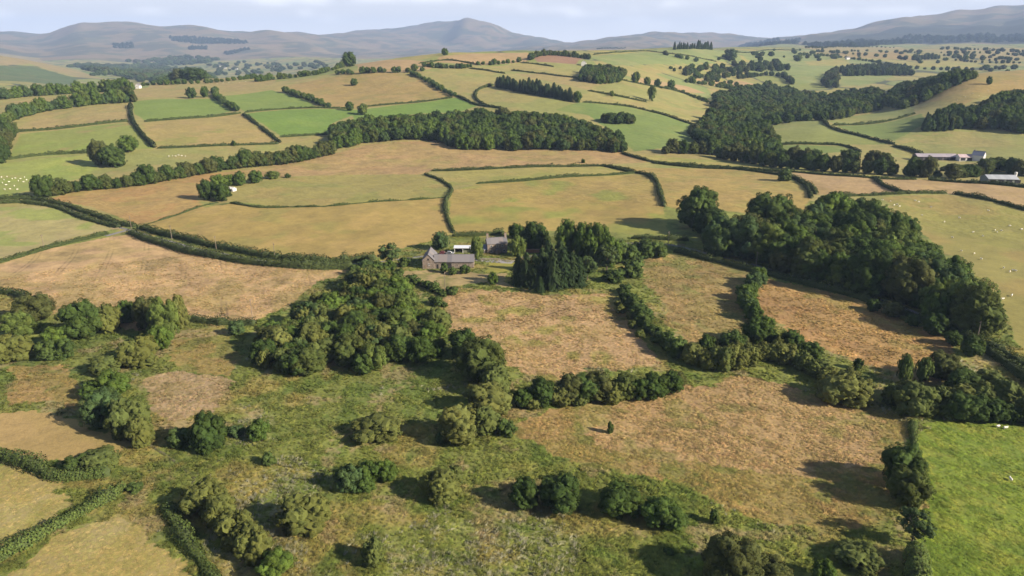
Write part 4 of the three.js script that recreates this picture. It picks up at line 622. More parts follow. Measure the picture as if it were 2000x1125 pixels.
class Tris { // soup of leaf faces with a normal and a tone each
  constructor() { this.p = []; this.n = []; this.c = []; }
  leaf(x, y, z, nx, ny, nz, s, r, tone, stretch = 1, sx = 0, sy = 0, sz = 0) {
    // a bent little face about the point, turned mostly outward
    let ax = r() - 0.5, ay = r() - 0.5, az = r() - 0.5; let fx = nx + ax * 1.3, fy = ny + ay * 1.3, fz = nz + az * 1.3; let l = Math.hypot(fx, fy, fz) || 1; fx /= l; fy /= l; fz /= l;
    let ux = stretch > 1 ? sx : r() - 0.5, uy = stretch > 1 ? sy : r() - 0.5, uz = stretch > 1 ? sz : r() - 0.5; const d = ux * fx + uy * fy + uz * fz; ux -= d * fx; uy -= d * fy; uz -= d * fz; l = Math.hypot(ux, uy, uz) || 1; ux /= l; uy /= l; uz /= l;
    const vx = fy * uz - fz * uy, vy = fz * ux - fx * uz, vz = fx * uy - fy * ux, a = s * stretch, b = s * 0.75;
    const q = [[a, 0], [-a * 0.55, b], [-a * 0.55, -b]];
    for (const [i, j] of q) this.p.push(x + ux * i + vx * j, y + uy * i + vy * j, z + uz * i + vz * j);
    const mx = nx * 0.75 + fx * 0.5, my = ny * 0.75 + fy * 0.5, mz = nz * 0.75 + fz * 0.5; l = Math.hypot(mx, my, mz) || 1;
    for (let k = 0; k < 3; k++) { this.n.push(mx / l, my / l, mz / l); this.c.push(tone[0], tone[1], tone[2]); }
  }
  geometry() { const g = new THREE.BufferGeometry(); g.setAttribute('position', new THREE.Float32BufferAttribute(this.p, 3)); g.setAttribute('normal', new THREE.Float32BufferAttribute(this.n, 3)); g.setAttribute('color', new THREE.Float32BufferAttribute(this.c, 3)); return g; }
}
const tint = (r, amt = 0.3) => { const k = 1 + (r() - 0.5) * 2 * amt, w = (r() - 0.5) * amt * 0.5; return [k * (1 + w), k, k * (1 - w)]; };

// crowns are made 1 m high and 1 m wide; every tree scales its own
function leafyCrown(seed, o) { // o: big boughs, sprays on each bough, n leaves, leaf size, base of the crown
  const r = rng(seed), T = new Tris(), B = [], S = [], cy = (o.base + 1) / 2, ry = (1 - o.base) / 2, lean = [(r() - 0.5) * 0.14, (r() - 0.5) * 0.14], fl = o.flat ?? 0.9;
  for (let i = 0; i < o.boughs; i++) {
    const t = (i + 0.5) / o.boughs, y = 1 - 2 * Math.pow(t, 0.85), a = i * 2.39996 + r() * 1.2, q = Math.sqrt(Math.max(0, 1 - y * y)), rad = o.bough * (0.7 + 0.6 * r()), env = (o.shape ? o.shape(y) : 1) * (0.82 + 0.3 * r());
    B.push([Math.cos(a) * q * (0.5 - rad * 0.75) * env + lean[0] * y, cy + y * (ry - rad * 0.7) * (0.9 + 0.14 * r()), Math.sin(a) * q * (0.5 - rad * 0.75) * env + lean[1] * y, rad, tint(r, 0.14)]);
  }
  B.push([0, cy, 0, Math.min(0.3, ry * 0.62), [1, 1, 1]]);
  for (const [bx, by, bz, br, bt] of B) for (let k = 0; k < o.sprays; k++) {
    const u = 1 - 1.7 * (k + r()) / o.sprays, a = k * 2.39996 + r() * 1.4 + bx * 50, q = Math.sqrt(Math.max(0, 1 - u * u)), d = br * (0.75 + 0.4 * r()), rad = o.spray * (0.55 + 0.9 * r()), x = bx + Math.cos(a) * q * d, y = by + u * d * fl, z = bz + Math.sin(a) * q * d;
    if (y < 0) continue; let hid = false; for (const e of B) if (e[0] !== bx) { const dx = x - e[0], dy = (y - e[1]) / fl, dz = z - e[2]; if (dx * dx + dy * dy + dz * dz < e[3] * e[3] * 0.6) { hid = true; break; } }
    if (hid) continue; const t = tint(r, 0.2); S.push([x, y, z, rad, [bt[0] * t[0], bt[1] * t[1], bt[2] * t[2]], Math.cos(a) * q, u, Math.sin(a) * q]);
  }
  let total = 0; for (const l of S) total += l[3] * l[3];
  for (const [sx, sy, sz, rad, tn, ox, oy, oz] of S) {
    const m = Math.round(o.n * rad * rad / total);
    for (let k = 0; k < m; k++) {
      let u = r() * 2 - 1, a = r() * 6.2832, q = Math.sqrt(1 - u * u), nx = Math.cos(a) * q, nz = Math.sin(a) * q; if (nx * ox + u * oy + nz * oz < -0.3) { nx = -nx; u = -u; nz = -nz; }
      const d = rad * (1.15 - 0.75 * r() * r()), x = sx + nx * d, y = sy + u * d * fl, z = sz + nz * d; if (y < 0) continue;
      const t2 = tint(r, 0.24); let mx = nx * 0.6 + ox * 0.5, my = u * 0.6 + oy * 0.4 + 0.12, mz = nz * 0.6 + oz * 0.5; const l = Math.hypot(mx, my, mz) || 1;
      T.leaf(x, y, z, mx / l, my / l, mz / l, o.size * (0.65 + 0.7 * r()), r, [t2[0] * tn[0], t2[1] * tn[1], t2[2] * tn[2]]);
    }
  }
  const gs = [T.geometry()]; // twiggy heart of each bough, mostly hidden by the leaves
  for (const [bx, by, bz, br, bt] of B) { const g = new THREE.IcosahedronGeometry(1, 2), q = g.attributes.position, col = new Float32Array(q.count * 3); for (let i = 0; i < q.count; i++) { const x = q.getX(i), y = q.getY(i), z = q.getZ(i), k = br * o.core * (1 + 0.35 * noise(x * 4 + bx * 31 + y * 3, z * 4 + y * 2 + bz * 17)); q.setXYZ(i, bx + x * k, Math.max(0, by + y * k * fl), bz + z * k); col.set([bt[0] * 0.9, bt[1] * 0.9, bt[2] * 0.9], i * 3); } g.deleteAttribute('uv'); g.computeVertexNormals(); g.setAttribute('color', new THREE.BufferAttribute(col, 3)); gs.push(g); }
  return mergeGeometries(gs);
}
function spruceCrown(seed, o) {
  const r = rng(seed), T = new Tris(), W = o.whorls;
  for (let i = 0; i < W; i++) {
    const t = i / W, y0 = 0.03 + 0.95 * Math.pow(t, 0.95), R = 0.5 * Math.pow(1 - t, o.taper) * (0.85 + 0.3 * r()) + 0.015, nb = Math.max(4, Math.round(o.arms * (1 - t * 0.6)));
    for (let b = 0; b < nb; b++) {
      const a = b / nb * 6.2832 + r() * 0.8 + i, Rb = R * (0.7 + 0.45 * r()), ca = Math.cos(a), sa = Math.sin(a), tn = tint(r, 0.22);
      const m = Math.max(3, Math.round(o.per * Rb / 0.5 + 2));
      for (let k = 0; k < m; k++) {
        const s = 0.2 + 0.8 * (k + r()) / m, side = (r() - 0.5) * 0.26 * (1.1 - s) * 1.2, x = ca * Rb * s - sa * side * Rb * 2, z = sa * Rb * s + ca * side * Rb * 2, y = y0 - 0.055 * s * s * (1 - t * 0.5) + (r() - 0.5) * 0.014 + 0.01;
        T.leaf(x, Math.max(0.005, y), z, ca * 0.75, 0.65, sa * 0.75, o.size * (0.7 + 0.6 * r()), r, tn, 1.8, ca, -0.25, sa);
      }
    }
  }
  return T.geometry();
}
function trunkGeo(seed, top, rad, limbs) {
  const r = rng(seed), gs = [];
  const stick = (a, b, ra, rb) => { const d = new THREE.Vector3().subVectors(b, a), g = new THREE.CylinderGeometry(rb, ra, d.length(), 7, 1, true); g.translate(0, d.length() / 2, 0); g.applyQuaternion(new THREE.Quaternion().setFromUnitVectors(new THREE.Vector3(0, 1, 0), d.clone().normalize())); g.translate(a.x, a.y, a.z); gs.push(g); };
  const v = (x, y, z) => new THREE.Vector3(x, y, z), fork = v((r() - 0.5) * 0.04, top * 0.5, (r() - 0.5) * 0.04);
  stick(v(0, -0.03, 0), v(0, 0.03, 0), rad * 1.7, rad * 1.1); stick(v(0, 0.03, 0), fork, rad * 1.1, rad * 0.75); stick(fork, v(fork.x * 2, top, fork.z * 2), rad * 0.75, rad * 0.25);
  for (let i = 0; i < limbs; i++) { const a = i / limbs * 6.283 + r(), y = top * (0.4 + 0.3 * r()); stick(v(fork.x * y / top, y, fork.z * y / top), v(Math.cos(a) * 0.3, y + 0.22 + 0.1 * r(), Math.sin(a) * 0.3), rad * 0.45, rad * 0.12); }
  return mergeGeometries(gs);
}
const BARK = new THREE.MeshStandardMaterial({ color: new THREE.Color(0.13, 0.1, 0.075), roughness: 1 });
const leafMat = (r, g, b) => new THREE.MeshPhysicalMaterial({ color: new THREE.Color(r, g, b), roughness: 0.95, vertexColors: true, side: THREE.DoubleSide, specularIntensity: 0.25 });
const KIND = {
  oak: { name: 'broadleaf_tree', category: 'tree', mats: [leafMat(0.042, 0.069, 0.014), leafMat(0.050, 0.079, 0.018), leafMat(0.037, 0.062, 0.014), leafMat(0.062, 0.080, 0.020), leafMat(0.066, 0.075, 0.022)], crowns: [1, 2, 3, 4].map((s) => leafyCrown(s * 7, { boughs: 15, sprays: 16, bough: 0.2, spray: 0.062, base: -0.02, n: 24000, size: 0.0132, core: 0.86 })), trunk: [0.6, 0.045, 5] },
  ash: { name: 'broadleaf_tree', category: 'tree', mats: [leafMat(0.069, 0.110, 0.020), leafMat(0.081, 0.125, 0.022), leafMat(0.059, 0.097, 0.020), leafMat(0.089, 0.123, 0.028), leafMat(0.058, 0.095, 0.032)], crowns: [1, 2, 3, 4].map((s) => leafyCrown(s * 13 + 100, { boughs: 15, sprays: 13, bough: 0.185, spray: 0.066, base: -0.03, n: 22000, size: 0.0142, core: 0.8, shape: (y) => 1.04 - 0.22 * Math.max(0, y) })), trunk: [0.65, 0.04, 5] },
  willow: { name: 'shrub', category: 'shrub', mats: [leafMat(0.097, 0.108, 0.027), leafMat(0.111, 0.121, 0.032), leafMat(0.081, 0.101, 0.027)], crowns: [1, 2, 3, 4].map((s) => leafyCrown(s * 17 + 300, { boughs: 12, sprays: 26, bough: 0.24, spray: 0.046, base: -0.12, n: 25000, size: 0.0125, flat: 1, core: 0.9 })), trunk: [0.45, 0.03, 6] },
  bush: { name: 'shrub', category: 'shrub', mats: [leafMat(0.058, 0.089, 0.022), leafMat(0.068, 0.101, 0.026), leafMat(0.051, 0.080, 0.020)], crowns: [1, 2, 3].map((s) => leafyCrown(s * 19 + 500, { boughs: 11, sprays: 17, bough: 0.23, spray: 0.062, base: -0.12, n: 17000, size: 0.0165, flat: 1, core: 0.86 })), trunk: [0.4, 0.03, 5] },
  spruce: { name: 'conifer', category: 'conifer', mats: [leafMat(0.027, 0.048, 0.017), leafMat(0.034, 0.055, 0.020)], crowns: [1, 2, 3].map((s) => spruceCrown(s * 23 + 700, { whorls: 30, arms: 15, per: 16, taper: 0.5, size: 0.024 })), trunk: [0.9, 0.022, 0] },
  poplar: { name: 'broadleaf_tree', category: 'tree', mats: [leafMat(0.089, 0.123, 0.030), leafMat(0.077, 0.110, 0.026)], crowns: [1, 2].map((s) => leafyCrown(s * 29 + 800, { boughs: 14, sprays: 10, bough: 0.19, spray: 0.07, base: 0.04, n: 9000, size: 0.021, flat: 1, core: 0.7, shape: (y) => 1 - 0.35 * Math.max(0, y) })), trunk: [0.85, 0.02, 4] },
  pine: { name: 'broadleaf_tree', category: 'tree', mats: [leafMat(0.059, 0.090, 0.030), leafMat(0.068, 0.096, 0.034)], crowns: [1, 2, 3].map((s) => leafyCrown(s * 31 + 900, { boughs: 12, sprays: 11, bough: 0.17, spray: 0.06, base: 0.22, n: 9000, size: 0.018, flat: 0.6, core: 0.6 })), trunk: [0.8, 0.026, 7] },
};
for (const k of Object.values(KIND)) { k.trunks = k.crowns.map((c, i) => trunkGeo(i * 5 + 3, ...k.trunk)); }

// ---------------------------------------------------------------- every tree and shrub: gathered, then the largest in view become things and the rest a far wood
const PLANTS = [], THINGS = [];
const nth = (n) => n + (n % 100 > 10 && n % 100 < 14 ? 'th' : ['th', 'st', 'nd', 'rd'][n % 10] ?? 'th');
const seedOf = (s) => { let h = 7; for (const c of s) h = (Math.imul(h, 31) + c.charCodeAt(0)) | 0; return h; };
for (const [kind, x, z, w, h, label] of TREES) PLANTS.push({ kind, x, z, w, h, label, one: true });
for (const [kind, label, sp, w, h, line] of ROWS) {
  const r = rng(seedOf(label));
  for (let i = 0, left = sp * 0.5; i + 3 < line.length; i += 2) {
    const dx = line[i + 2] - line[i], dz = line[i + 3] - line[i + 1], l = Math.hypot(dx, dz); if (l > 700) continue;
    while (left < l) { const t = left / l, k = 0.65 + 0.6 * r(); PLANTS.push({ kind, x: line[i] + dx * t + (r() - 0.5) * sp * 0.4, z: line[i + 1] + dz * t + (r() - 0.5) * sp * 0.5, w: w * k, h: h * k * (0.85 + 0.3 * r()), label, group: label, row: true }); left += sp * (0.75 + 0.5 * r()); }
    left -= l;
  }
}
for (const [kinds, label, sp, w, h, vary, p] of AREAS) {
  const r = rng(seedOf(label)), n = p.length / 2; let x0 = 1e9, x1 = -1e9, z0 = 1e9, z1 = -1e9;
  for (let i = 0; i < n; i++) { x0 = Math.min(x0, p[2 * i]); x1 = Math.max(x1, p[2 * i]); z0 = Math.min(z0, p[2 * i + 1]); z1 = Math.max(z1, p[2 * i + 1]); }
  const inside = (x, z) => { let c = false; for (let i = 0, m = n - 1; i < n; m = i++) { const za = p[2 * i + 1], zb = p[2 * m + 1]; if ((za > z) !== (zb > z) && x < p[2 * i] + (z - za) / (zb - za) * (p[2 * m] - p[2 * i])) c = !c; } return c; };
  for (let gz = z0, row = 0; gz < z1 + sp; gz += sp * 0.87, row++) for (let gx = x0 + (row & 1) * sp / 2; gx < x1 + sp; gx += sp) {
    const x = gx + (r() - 0.5) * sp * 0.8, z = gz + (r() - 0.5) * sp * 0.8, k = 1 + (r() - 0.5) * 2 * vary, kk = r(), hh = r();
    if (inside(x, z) && (!label.includes('scattered tree') && !label.includes('scattered hedgerow') || Math.abs(noise(x / 210 + 3, z / 330)) < 0.07 || hh < 0.04)) PLANTS.push({ kind: kinds[Math.floor(kk * kinds.length * 0.999)], x, z, w: w * k, h: h * (0.35 + 0.65 * k) * (0.85 + 0.3 * hh), label, group: label });
  }
}
{
  const view = (p) => { const d = Math.hypot(p.x, p.z, 100); return Math.max(p.w, p.h) / d * (p.one ? 20 : 1) * (Math.abs(p.x) > -p.z * 0.78 + 6 ? 0.01 : 1); };
  PLANTS.forEach((p, i) => { p.v = view(p); p.i = i; });
  PLANTS.sort((a, b) => b.v - a.v || a.i - b.i);
  const count = {}, mass = {}, r = rng(99), proto = {};
  for (const p of PLANTS) {
    const K = KIND[p.kind], c = Math.floor(r() * K.crowns.length * 0.999), m = Math.floor(r() * K.mats.length * 0.999), turn = r() * 6.283, y = height(p.x, p.z), sx = 0.92 + 0.16 * r();
    if (p.label.startsWith('far ') || (!p.one && Math.hypot(p.x, p.z) > 1500) || p.v < 0.0004 || (count[K.name] ?? 0) >= (K.name === 'broadleaf_tree' ? 300 : 290)) { (mass[p.kind + c] ??= { K, c, list: [] }).list.push([p, turn, y, m]); continue; }
    count[K.name] = (count[K.name] ?? 0) + 1;
    const key = p.kind + c + '_' + m; let o;
    if (proto[key]) o = proto[key].clone(); else { o = proto[key] = new THREE.Group(); part(o, 'trunk', K.trunks[c], BARK); part(o, 'crown', K.crowns[c], K.mats[m]); }
    o.position.set(p.x, y - 0.1, p.z); o.rotation.set((r() - 0.5) * 0.09, turn, (r() - 0.5) * 0.09); o.scale.set(p.w * sx, p.h, p.w / sx); o.userData = {};
    p.m = m; THINGS.push([o, K, p]);
  }
  // labels: things of one cluster are told apart by tone, size and place, those of a complete row by their turn in it
  const byGroup = new Map(); for (const t of THINGS) { const p = t[2]; if (p.group) { if (!byGroup.has(p.group)) byGroup.set(p.group, []); byGroup.get(p.group).push(t); } }
  const TONES = { oak: ['dark green', 'green', 'deep dark', 'olive', 'brownish'], ash: ['mid green', 'bright green', 'dull green', 'yellowish', 'bluish'], willow: ['olive', 'pale olive', 'grey green'], bush: ['dark green', 'green', 'blackish'], spruce: ['blackish', 'dark'], poplar: ['pale green', 'green'], pine: ['dull green', 'grey green'] };
  const inRow = new Map(); for (const p of PLANTS) if (p.row) inRow.set(p.group, (inRow.get(p.group) ?? 0) + 1);
  for (const [g, list] of byGroup) {
    const xs = list.map((t) => t[2].x / -t[2].z), x0 = Math.min(...xs), x1 = Math.max(...xs), zs = list.map((t) => t[2].z), z0 = Math.min(...zs), z1 = Math.max(...zs), mw = list.reduce((a, t) => a + t[2].w, 0) / list.length;
    list.sort((a, b) => a[2].x / -a[2].z - b[2].x / -b[2].z);
    list.forEach(([, , p], i) => {
      const tone = TONES[p.kind][p.m], size = p.w > mw * 1.14 ? 'large' : p.w < mw * 0.86 ? 'small' : 'middling';
      const fit = (t) => { const q = t.split(' '); while (q.length > 15) q.shift(); return q.join(' '); };
      if (inRow.get(g) === list.length) { p.label = fit(size + ' ' + tone + ' ' + g + ', ' + nth(i + 1) + ' from the left'); return; }
      const u = (p.x / -p.z - x0) / (x1 - x0 + 1e-6), v = (p.z - z0) / (z1 - z0 + 1e-6);
      p.label = fit(size + ' ' + tone + ' ' + g + ', ' + (v > 0.67 ? 'front ' : v < 0.33 ? 'back ' : 'middle ') + (u < 0.2 ? 'far left' : u < 0.4 ? 'left' : u < 0.6 ? 'centre' : u < 0.8 ? 'right' : 'far right'));
    });
  }
  for (const list of byGroup.values()) {
    const same = new Map(); for (const t of list) { const l = t[2].label; if (!same.has(l)) same.set(l, []); same.get(l).push(t[2]); }
    for (const ps of same.values()) if (ps.length > 1) ps.forEach((p, i) => { p.label = (i === 0 ? 'leftmost' : i === ps.length - 1 ? 'rightmost' : i === 1 ? 'second' : i === 2 ? 'third' : 'fourth') + ' ' + p.label; });
  }
  for (const [o, K, p] of THINGS) put(o, K.name, p.label, K.category, p.group);
  const wood = new THREE.Group(), M = new THREE.Matrix4(), Q = new THREE.Quaternion(), up = new THREE.Vector3(0, 1, 0); let far = 0;
  for (const { K, c, list } of Object.values(mass)) {
    const crown = new THREE.InstancedMesh(K.crowns[c], K.mats[0], list.length), trunk = new THREE.InstancedMesh(K.trunks[c], BARK, list.length); crown.name = 'far_crowns'; trunk.name = 'far_trunks';
    list.forEach(([p, turn, y, m], i) => { M.compose(new THREE.Vector3(p.x, y - 0.1, p.z), Q.setFromAxisAngle(up, turn), new THREE.Vector3(p.w, p.h, p.w)); crown.setMatrixAt(i, M); trunk.setMatrixAt(i, M); const a = K.mats[m].color, b = K.mats[0].color; crown.setColorAt(i, new THREE.Color(a.r / b.r, a.g / b.g, a.b / b.b)); });
    far += list.length; wood.add(crown, trunk);
  }
  wood.userData.kind = 'stuff'; wood.userData.label = 'far off woodland trees merging into one mass on the hills'; wood.name = 'distant_woodland'; scene.add(shade(wood));
  console.log('plants', JSON.stringify(count), 'far', far);
}

// ---------------------------------------------------------------- hedges: each one a thing, a lumpy core under leaf faces
{
  const core = [new THREE.MeshStandardMaterial({ color: new THREE.Color(0.05, 0.07, 0.02), roughness: 1 })], leaf = [leafMat(0.05, 0.07, 0.02), leafMat(0.06, 0.08, 0.024), leafMat(0.046, 0.064, 0.02), leafMat(0.074, 0.104, 0.026)];
  HEDGES.forEach(([label, w, h, line], n) => {
    const r = rng(seedOf(label)), T = new Tris(), cx = line[0], cz = line[1], cy = height(cx, cz), pos = [], idx = [], K = 8;
    const dist = Math.hypot(line[0] + line[line.length - 2], line[1] + line[line.length - 1]) / 2, step = clamp(dist * 0.0032, 0.7, 6), size = clamp(dist * 0.0007, 0.2, 0.9), dens = clamp(17 * (300 / dist) ** 1.5, 1.3, 30);
    const curve = new THREE.CatmullRomCurve3(Array.from({ length: line.length / 2 }, (_, i) => new THREE.Vector3(line[2 * i], 0, line[2 * i + 1])), false, 'centripetal'), len = curve.getLength(), N = Math.max(4, Math.round(len / step));
    curve.arcLengthDivisions = Math.min(400, N * 2); const pts = curve.getSpacedPoints(N), gappy = label.includes('gappy') || label.includes('thin');
    for (let i = 0; i <= N; i++) {
      const p = pts[i], a = pts[Math.max(0, i - 1)], b = pts[Math.min(N, i + 1)], l = Math.hypot(b.x - a.x, b.z - a.z) || 1, sx = -(b.z - a.z) / l, sz = (b.x - a.x) / l, s = i * len / N;
      let k = 1 + 0.3 * noise(s / 2.1 + n * 9, n) + 0.25 * noise(s / 8 + 40, n * 3) + 0.25 * noise(s / 27 + 4, n * 5) + 0.12; k += 1.1 * Math.max(0, noise(s / 4.2 + n * 5, n + 21) - 0.4); if (gappy) k *= clamp(0.75 + 0.9 * noise(s / 7, n + 60), 0.25, 1.4);
      if (i === 0 || i === N) k *= 0.5;
      const y = height(p.x, p.z) - cy;
      for (let j = 0; j < K; j++) {
        const t = j / (K - 1) * Math.PI, q = 0.92 + 0.18 * noise(s / 1.3 + j * 7.3, n + j), ox = Math.sign(Math.cos(t)) * Math.pow(Math.abs(Math.cos(t)), 0.8) * w * 0.45 * k * q, oy = Math.pow(Math.max(0, Math.sin(t)), 0.75) * h * 0.88 * k * q - (j === 0 || j === K - 1 ? 0.3 : 0);
        pos.push(p.x - cx + sx * ox * 0.8, y + oy * 0.82, p.z - cz + sz * ox * 0.8);
        if (i < N && j < K - 1) { const v = i * K + j; idx.push(v, v + K, v + 1, v + 1, v + K, v + K + 1); }
        if (i < N && j > 0 && j < K) { let m = dens * (len / N) * (w + 2 * h) / K * 0.55; for (m = Math.floor(m + r()); m > 0; m--) { const f = r(), e = r() - 0.5, t = (j - r()) / (K - 1) * Math.PI, ox = Math.sign(Math.cos(t)) * Math.pow(Math.abs(Math.cos(t)), 0.8) * w * 0.45 * k, oy = Math.pow(Math.max(0, Math.sin(t)), 0.75) * h * 0.88 * k, nx = sx * Math.cos(t), nz = sz * Math.cos(t), out = 0.95 + 0.35 * r(); T.leaf(p.x - cx + sx * ox * out + (b.x - a.x) / l * e * len / N, y + Math.max(0.05, oy * (0.92 + 0.34 * r())) + e * 0.5, p.z - cz + sz * ox * out + (b.z - a.z) / l * e * len / N, nx, Math.sin(t), nz, size * (0.8 + 0.9 * f), r, tint(r, 0.42)); } }
      }
    }
    const g = new THREE.BufferGeometry(); g.setAttribute('position', new THREE.Float32BufferAttribute(pos, 3)); g.setIndex(idx); g.computeVertexNormals();
    const o = new THREE.Group(); o.position.set(cx, cy, cz); part(o, 'branches', g, core[0]); part(o, 'leaves', T.geometry(), dist < 260 ? leaf[3] : leaf[n % 3]);
    put(o, 'hedge', label, 'hedge', 'field hedges');
  });
}
console.log('hedges done');

// ---------------------------------------------------------------- lanes, tracks and the farm yard: ribbons a hand above the ground
{
  const asphalt = new THREE.MeshStandardMaterial({ color: new THREE.Color(0.17, 0.165, 0.17), roughness: 0.95, bumpMap, bumpScale: 0.02 }), worn = new THREE.MeshStandardMaterial({ color: new THREE.Color(0.09, 0.085, 0.04), roughness: 1 }), stoneYard = new THREE.MeshStandardMaterial({ color: new THREE.Color(0.26, 0.245, 0.24), roughness: 0.95, bumpMap, bumpScale: 0.05 });
  for (const [type, w, line] of LANES) {
    const curve = new THREE.CatmullRomCurve3(Array.from({ length: line.length / 2 }, (_, i) => new THREE.Vector3(line[2 * i], 0, line[2 * i + 1])), false, 'centripetal'), N = Math.max(6, Math.round(curve.getLength() / 1.5)), pts = curve.getSpacedPoints(N), pos = [], uv = [], idx = [], K = 5;
    for (let i = 0; i <= N; i++) {
      const a = pts[Math.max(0, i - 1)], b = pts[Math.min(N, i + 1)], l = Math.hypot(b.x - a.x, b.z - a.z), sx = -(b.z - a.z) / l, sz = (b.x - a.x) / l, ww = w * (1 + 0.12 * noise(i / 4, w * 9));
      for (let j = 0; j < K; j++) { const t = (j / (K - 1) - 0.5) * ww, x = pts[i].x + sx * t, z = pts[i].z + sz * t; pos.push(x, height(x, z) + 0.09 - (j % (K - 1) ? 0 : 0.16), z); uv.push(x / 6, z / 6); if (i < N && j < K - 1) { const v = i * K + j; idx.push(v, v + 1, v + K, v + 1, v + K + 1, v + K); } }
    }
    const g = new THREE.BufferGeometry(); g.setAttribute('position', new THREE.Float32BufferAttribute(pos, 3)); g.setAttribute('uv', new THREE.Float32BufferAttribute(uv, 2)); g.setIndex(idx); g.computeVertexNormals();
    structure(new THREE.Mesh(g, { lane: asphalt, track: worn, yard: stoneYard }[type]), numbered({ lane: 'lane', track: 'worn_track', yard: 'farm_yard' }[type]));
  }
}

// ---------------------------------------------------------------- buildings
const mottle = (() => { const N = 256, d = new Uint8Array(N * N * 4); for (let j = 0; j < N; j++) for (let i = 0; i < N; i++) { const row = Math.floor(j / 10), a = noise(Math.floor((i + (row & 1) * 9 + 4 * noise(row, 3)) / 18) * 3.7, row * 2.3), v = 205 + 42 * a + 20 * noise(i / 3, j / 3) - (j % 10 < 1 ? 30 : 0); d.set([clamp(v, 0, 255), clamp(v * 0.97, 0, 255), clamp(v * 0.92 + 8 * a, 0, 255), 255], (j * N + i) * 4); } const t = new THREE.DataTexture(d, N, N, THREE.RGBAFormat); t.wrapS = t.wrapT = THREE.RepeatWrapping; t.magFilter = THREE.LinearFilter; t.colorSpace = THREE.SRGBColorSpace; t.needsUpdate = true; return t; })();
const mat = (r, g, b, o = {}) => new THREE.MeshStandardMaterial({ color: new THREE.Color(r, g, b), roughness: 0.9, ...o });
const STONE = mat(0.36, 0.315, 0.29, { map: mottle, bumpMap: mottle, bumpScale: 0.05 }), STONE2 = mat(0.34, 0.295, 0.265, { map: mottle, bumpMap: mottle, bumpScale: 0.05 }), RENDERW = mat(0.6, 0.59, 0.57), SLATES = [mat(0.145, 0.14, 0.15), mat(0.125, 0.122, 0.132), mat(0.165, 0.155, 0.16), mat(0.17, 0.15, 0.145)], DARK = mat(0.02, 0.02, 0.022), GLASS = new THREE.MeshStandardMaterial({ color: new THREE.Color(0.03, 0.035, 0.045), roughness: 0.08 }), FRAME = mat(0.62, 0.61, 0.58), TIN = mat(0.6, 0.63, 0.68, { roughness: 0.5 }), PINKTIN = mat(0.42, 0.33, 0.34), GREYTIN = mat(0.3, 0.32, 0.35, { roughness: 0.6 }), BRICK = mat(0.36, 0.19, 0.12, { map: mottle }), TIMBER = mat(0.2, 0.15, 0.1);
function boxGeo(x0, x1, y0, y1, z0, z1) { const g = new THREE.BoxGeometry(x1 - x0, y1 - y0, z1 - z0); g.translate((x0 + x1) / 2, (y0 + y1) / 2, (z0 + z1) / 2); const p = g.attributes.position, n = g.attributes.normal, uv = g.attributes.uv; for (let i = 0; i < p.count; i++) { const ax = Math.abs(n.getX(i)) > 0.5; uv.setXY(i, (ax ? p.getZ(i) : p.getX(i)) / 5, (Math.abs(n.getY(i)) > 0.5 ? p.getZ(i) : p.getY(i)) / 5); } return g; }
function slabGeo(a, b, c, d, t) { // four corners of the top face, counter-clockwise seen from outside; t thick
  const n = new THREE.Vector3().crossVectors(new THREE.Vector3(...b).sub(new THREE.Vector3(...a)), new THREE.Vector3(...d).sub(new THREE.Vector3(...a))).normalize().multiplyScalar(-t), v = [a, b, c, d].map((q) => new THREE.Vector3(...q)), w = v.map((q) => q.clone().add(n)), pos = [];
  const quad = (p, q, r, s) => { for (const k of [p, q, r, p, r, s]) pos.push(k.x, k.y, k.z); };
  quad(v[0], v[1], v[2], v[3]); quad(w[3], w[2], w[1], w[0]); for (let i = 0; i < 4; i++) { const j = (i + 1) % 4; quad(v[i], w[i], w[j], v[j]); }
  const g = new THREE.BufferGeometry(); g.setAttribute('position', new THREE.Float32BufferAttribute(pos, 3)); const uv = []; for (let i = 0; i < pos.length; i += 3) uv.push(pos[i] / 4, pos[i + 2] / 4); g.setAttribute('uv', new THREE.Float32BufferAttribute(uv, 2)); g.computeVertexNormals(); return g;
}
function gableWalls(w, d, eave, ridge, along) { // walls with gables, the ridge runs along x or z; origin at the middle of the floor
  const a = along === 'x' ? d : w, b = along === 'x' ? w : d, s = new THREE.Shape([[-a / 2, -0.6], [a / 2, -0.6], [a / 2, eave], [0, ridge], [-a / 2, eave]].map((q) => new THREE.Vector2(...q)));
  const g = new THREE.ExtrudeGeometry(s, { depth: b, bevelEnabled: false }); g.translate(0, 0, -b / 2); if (along === 'x') g.rotateY(Math.PI / 2);
  const uv = g.attributes.uv; for (let i = 0; i < uv.count; i++) uv.setXY(i, uv.getX(i) / 5, uv.getY(i) / 5); return g;
}
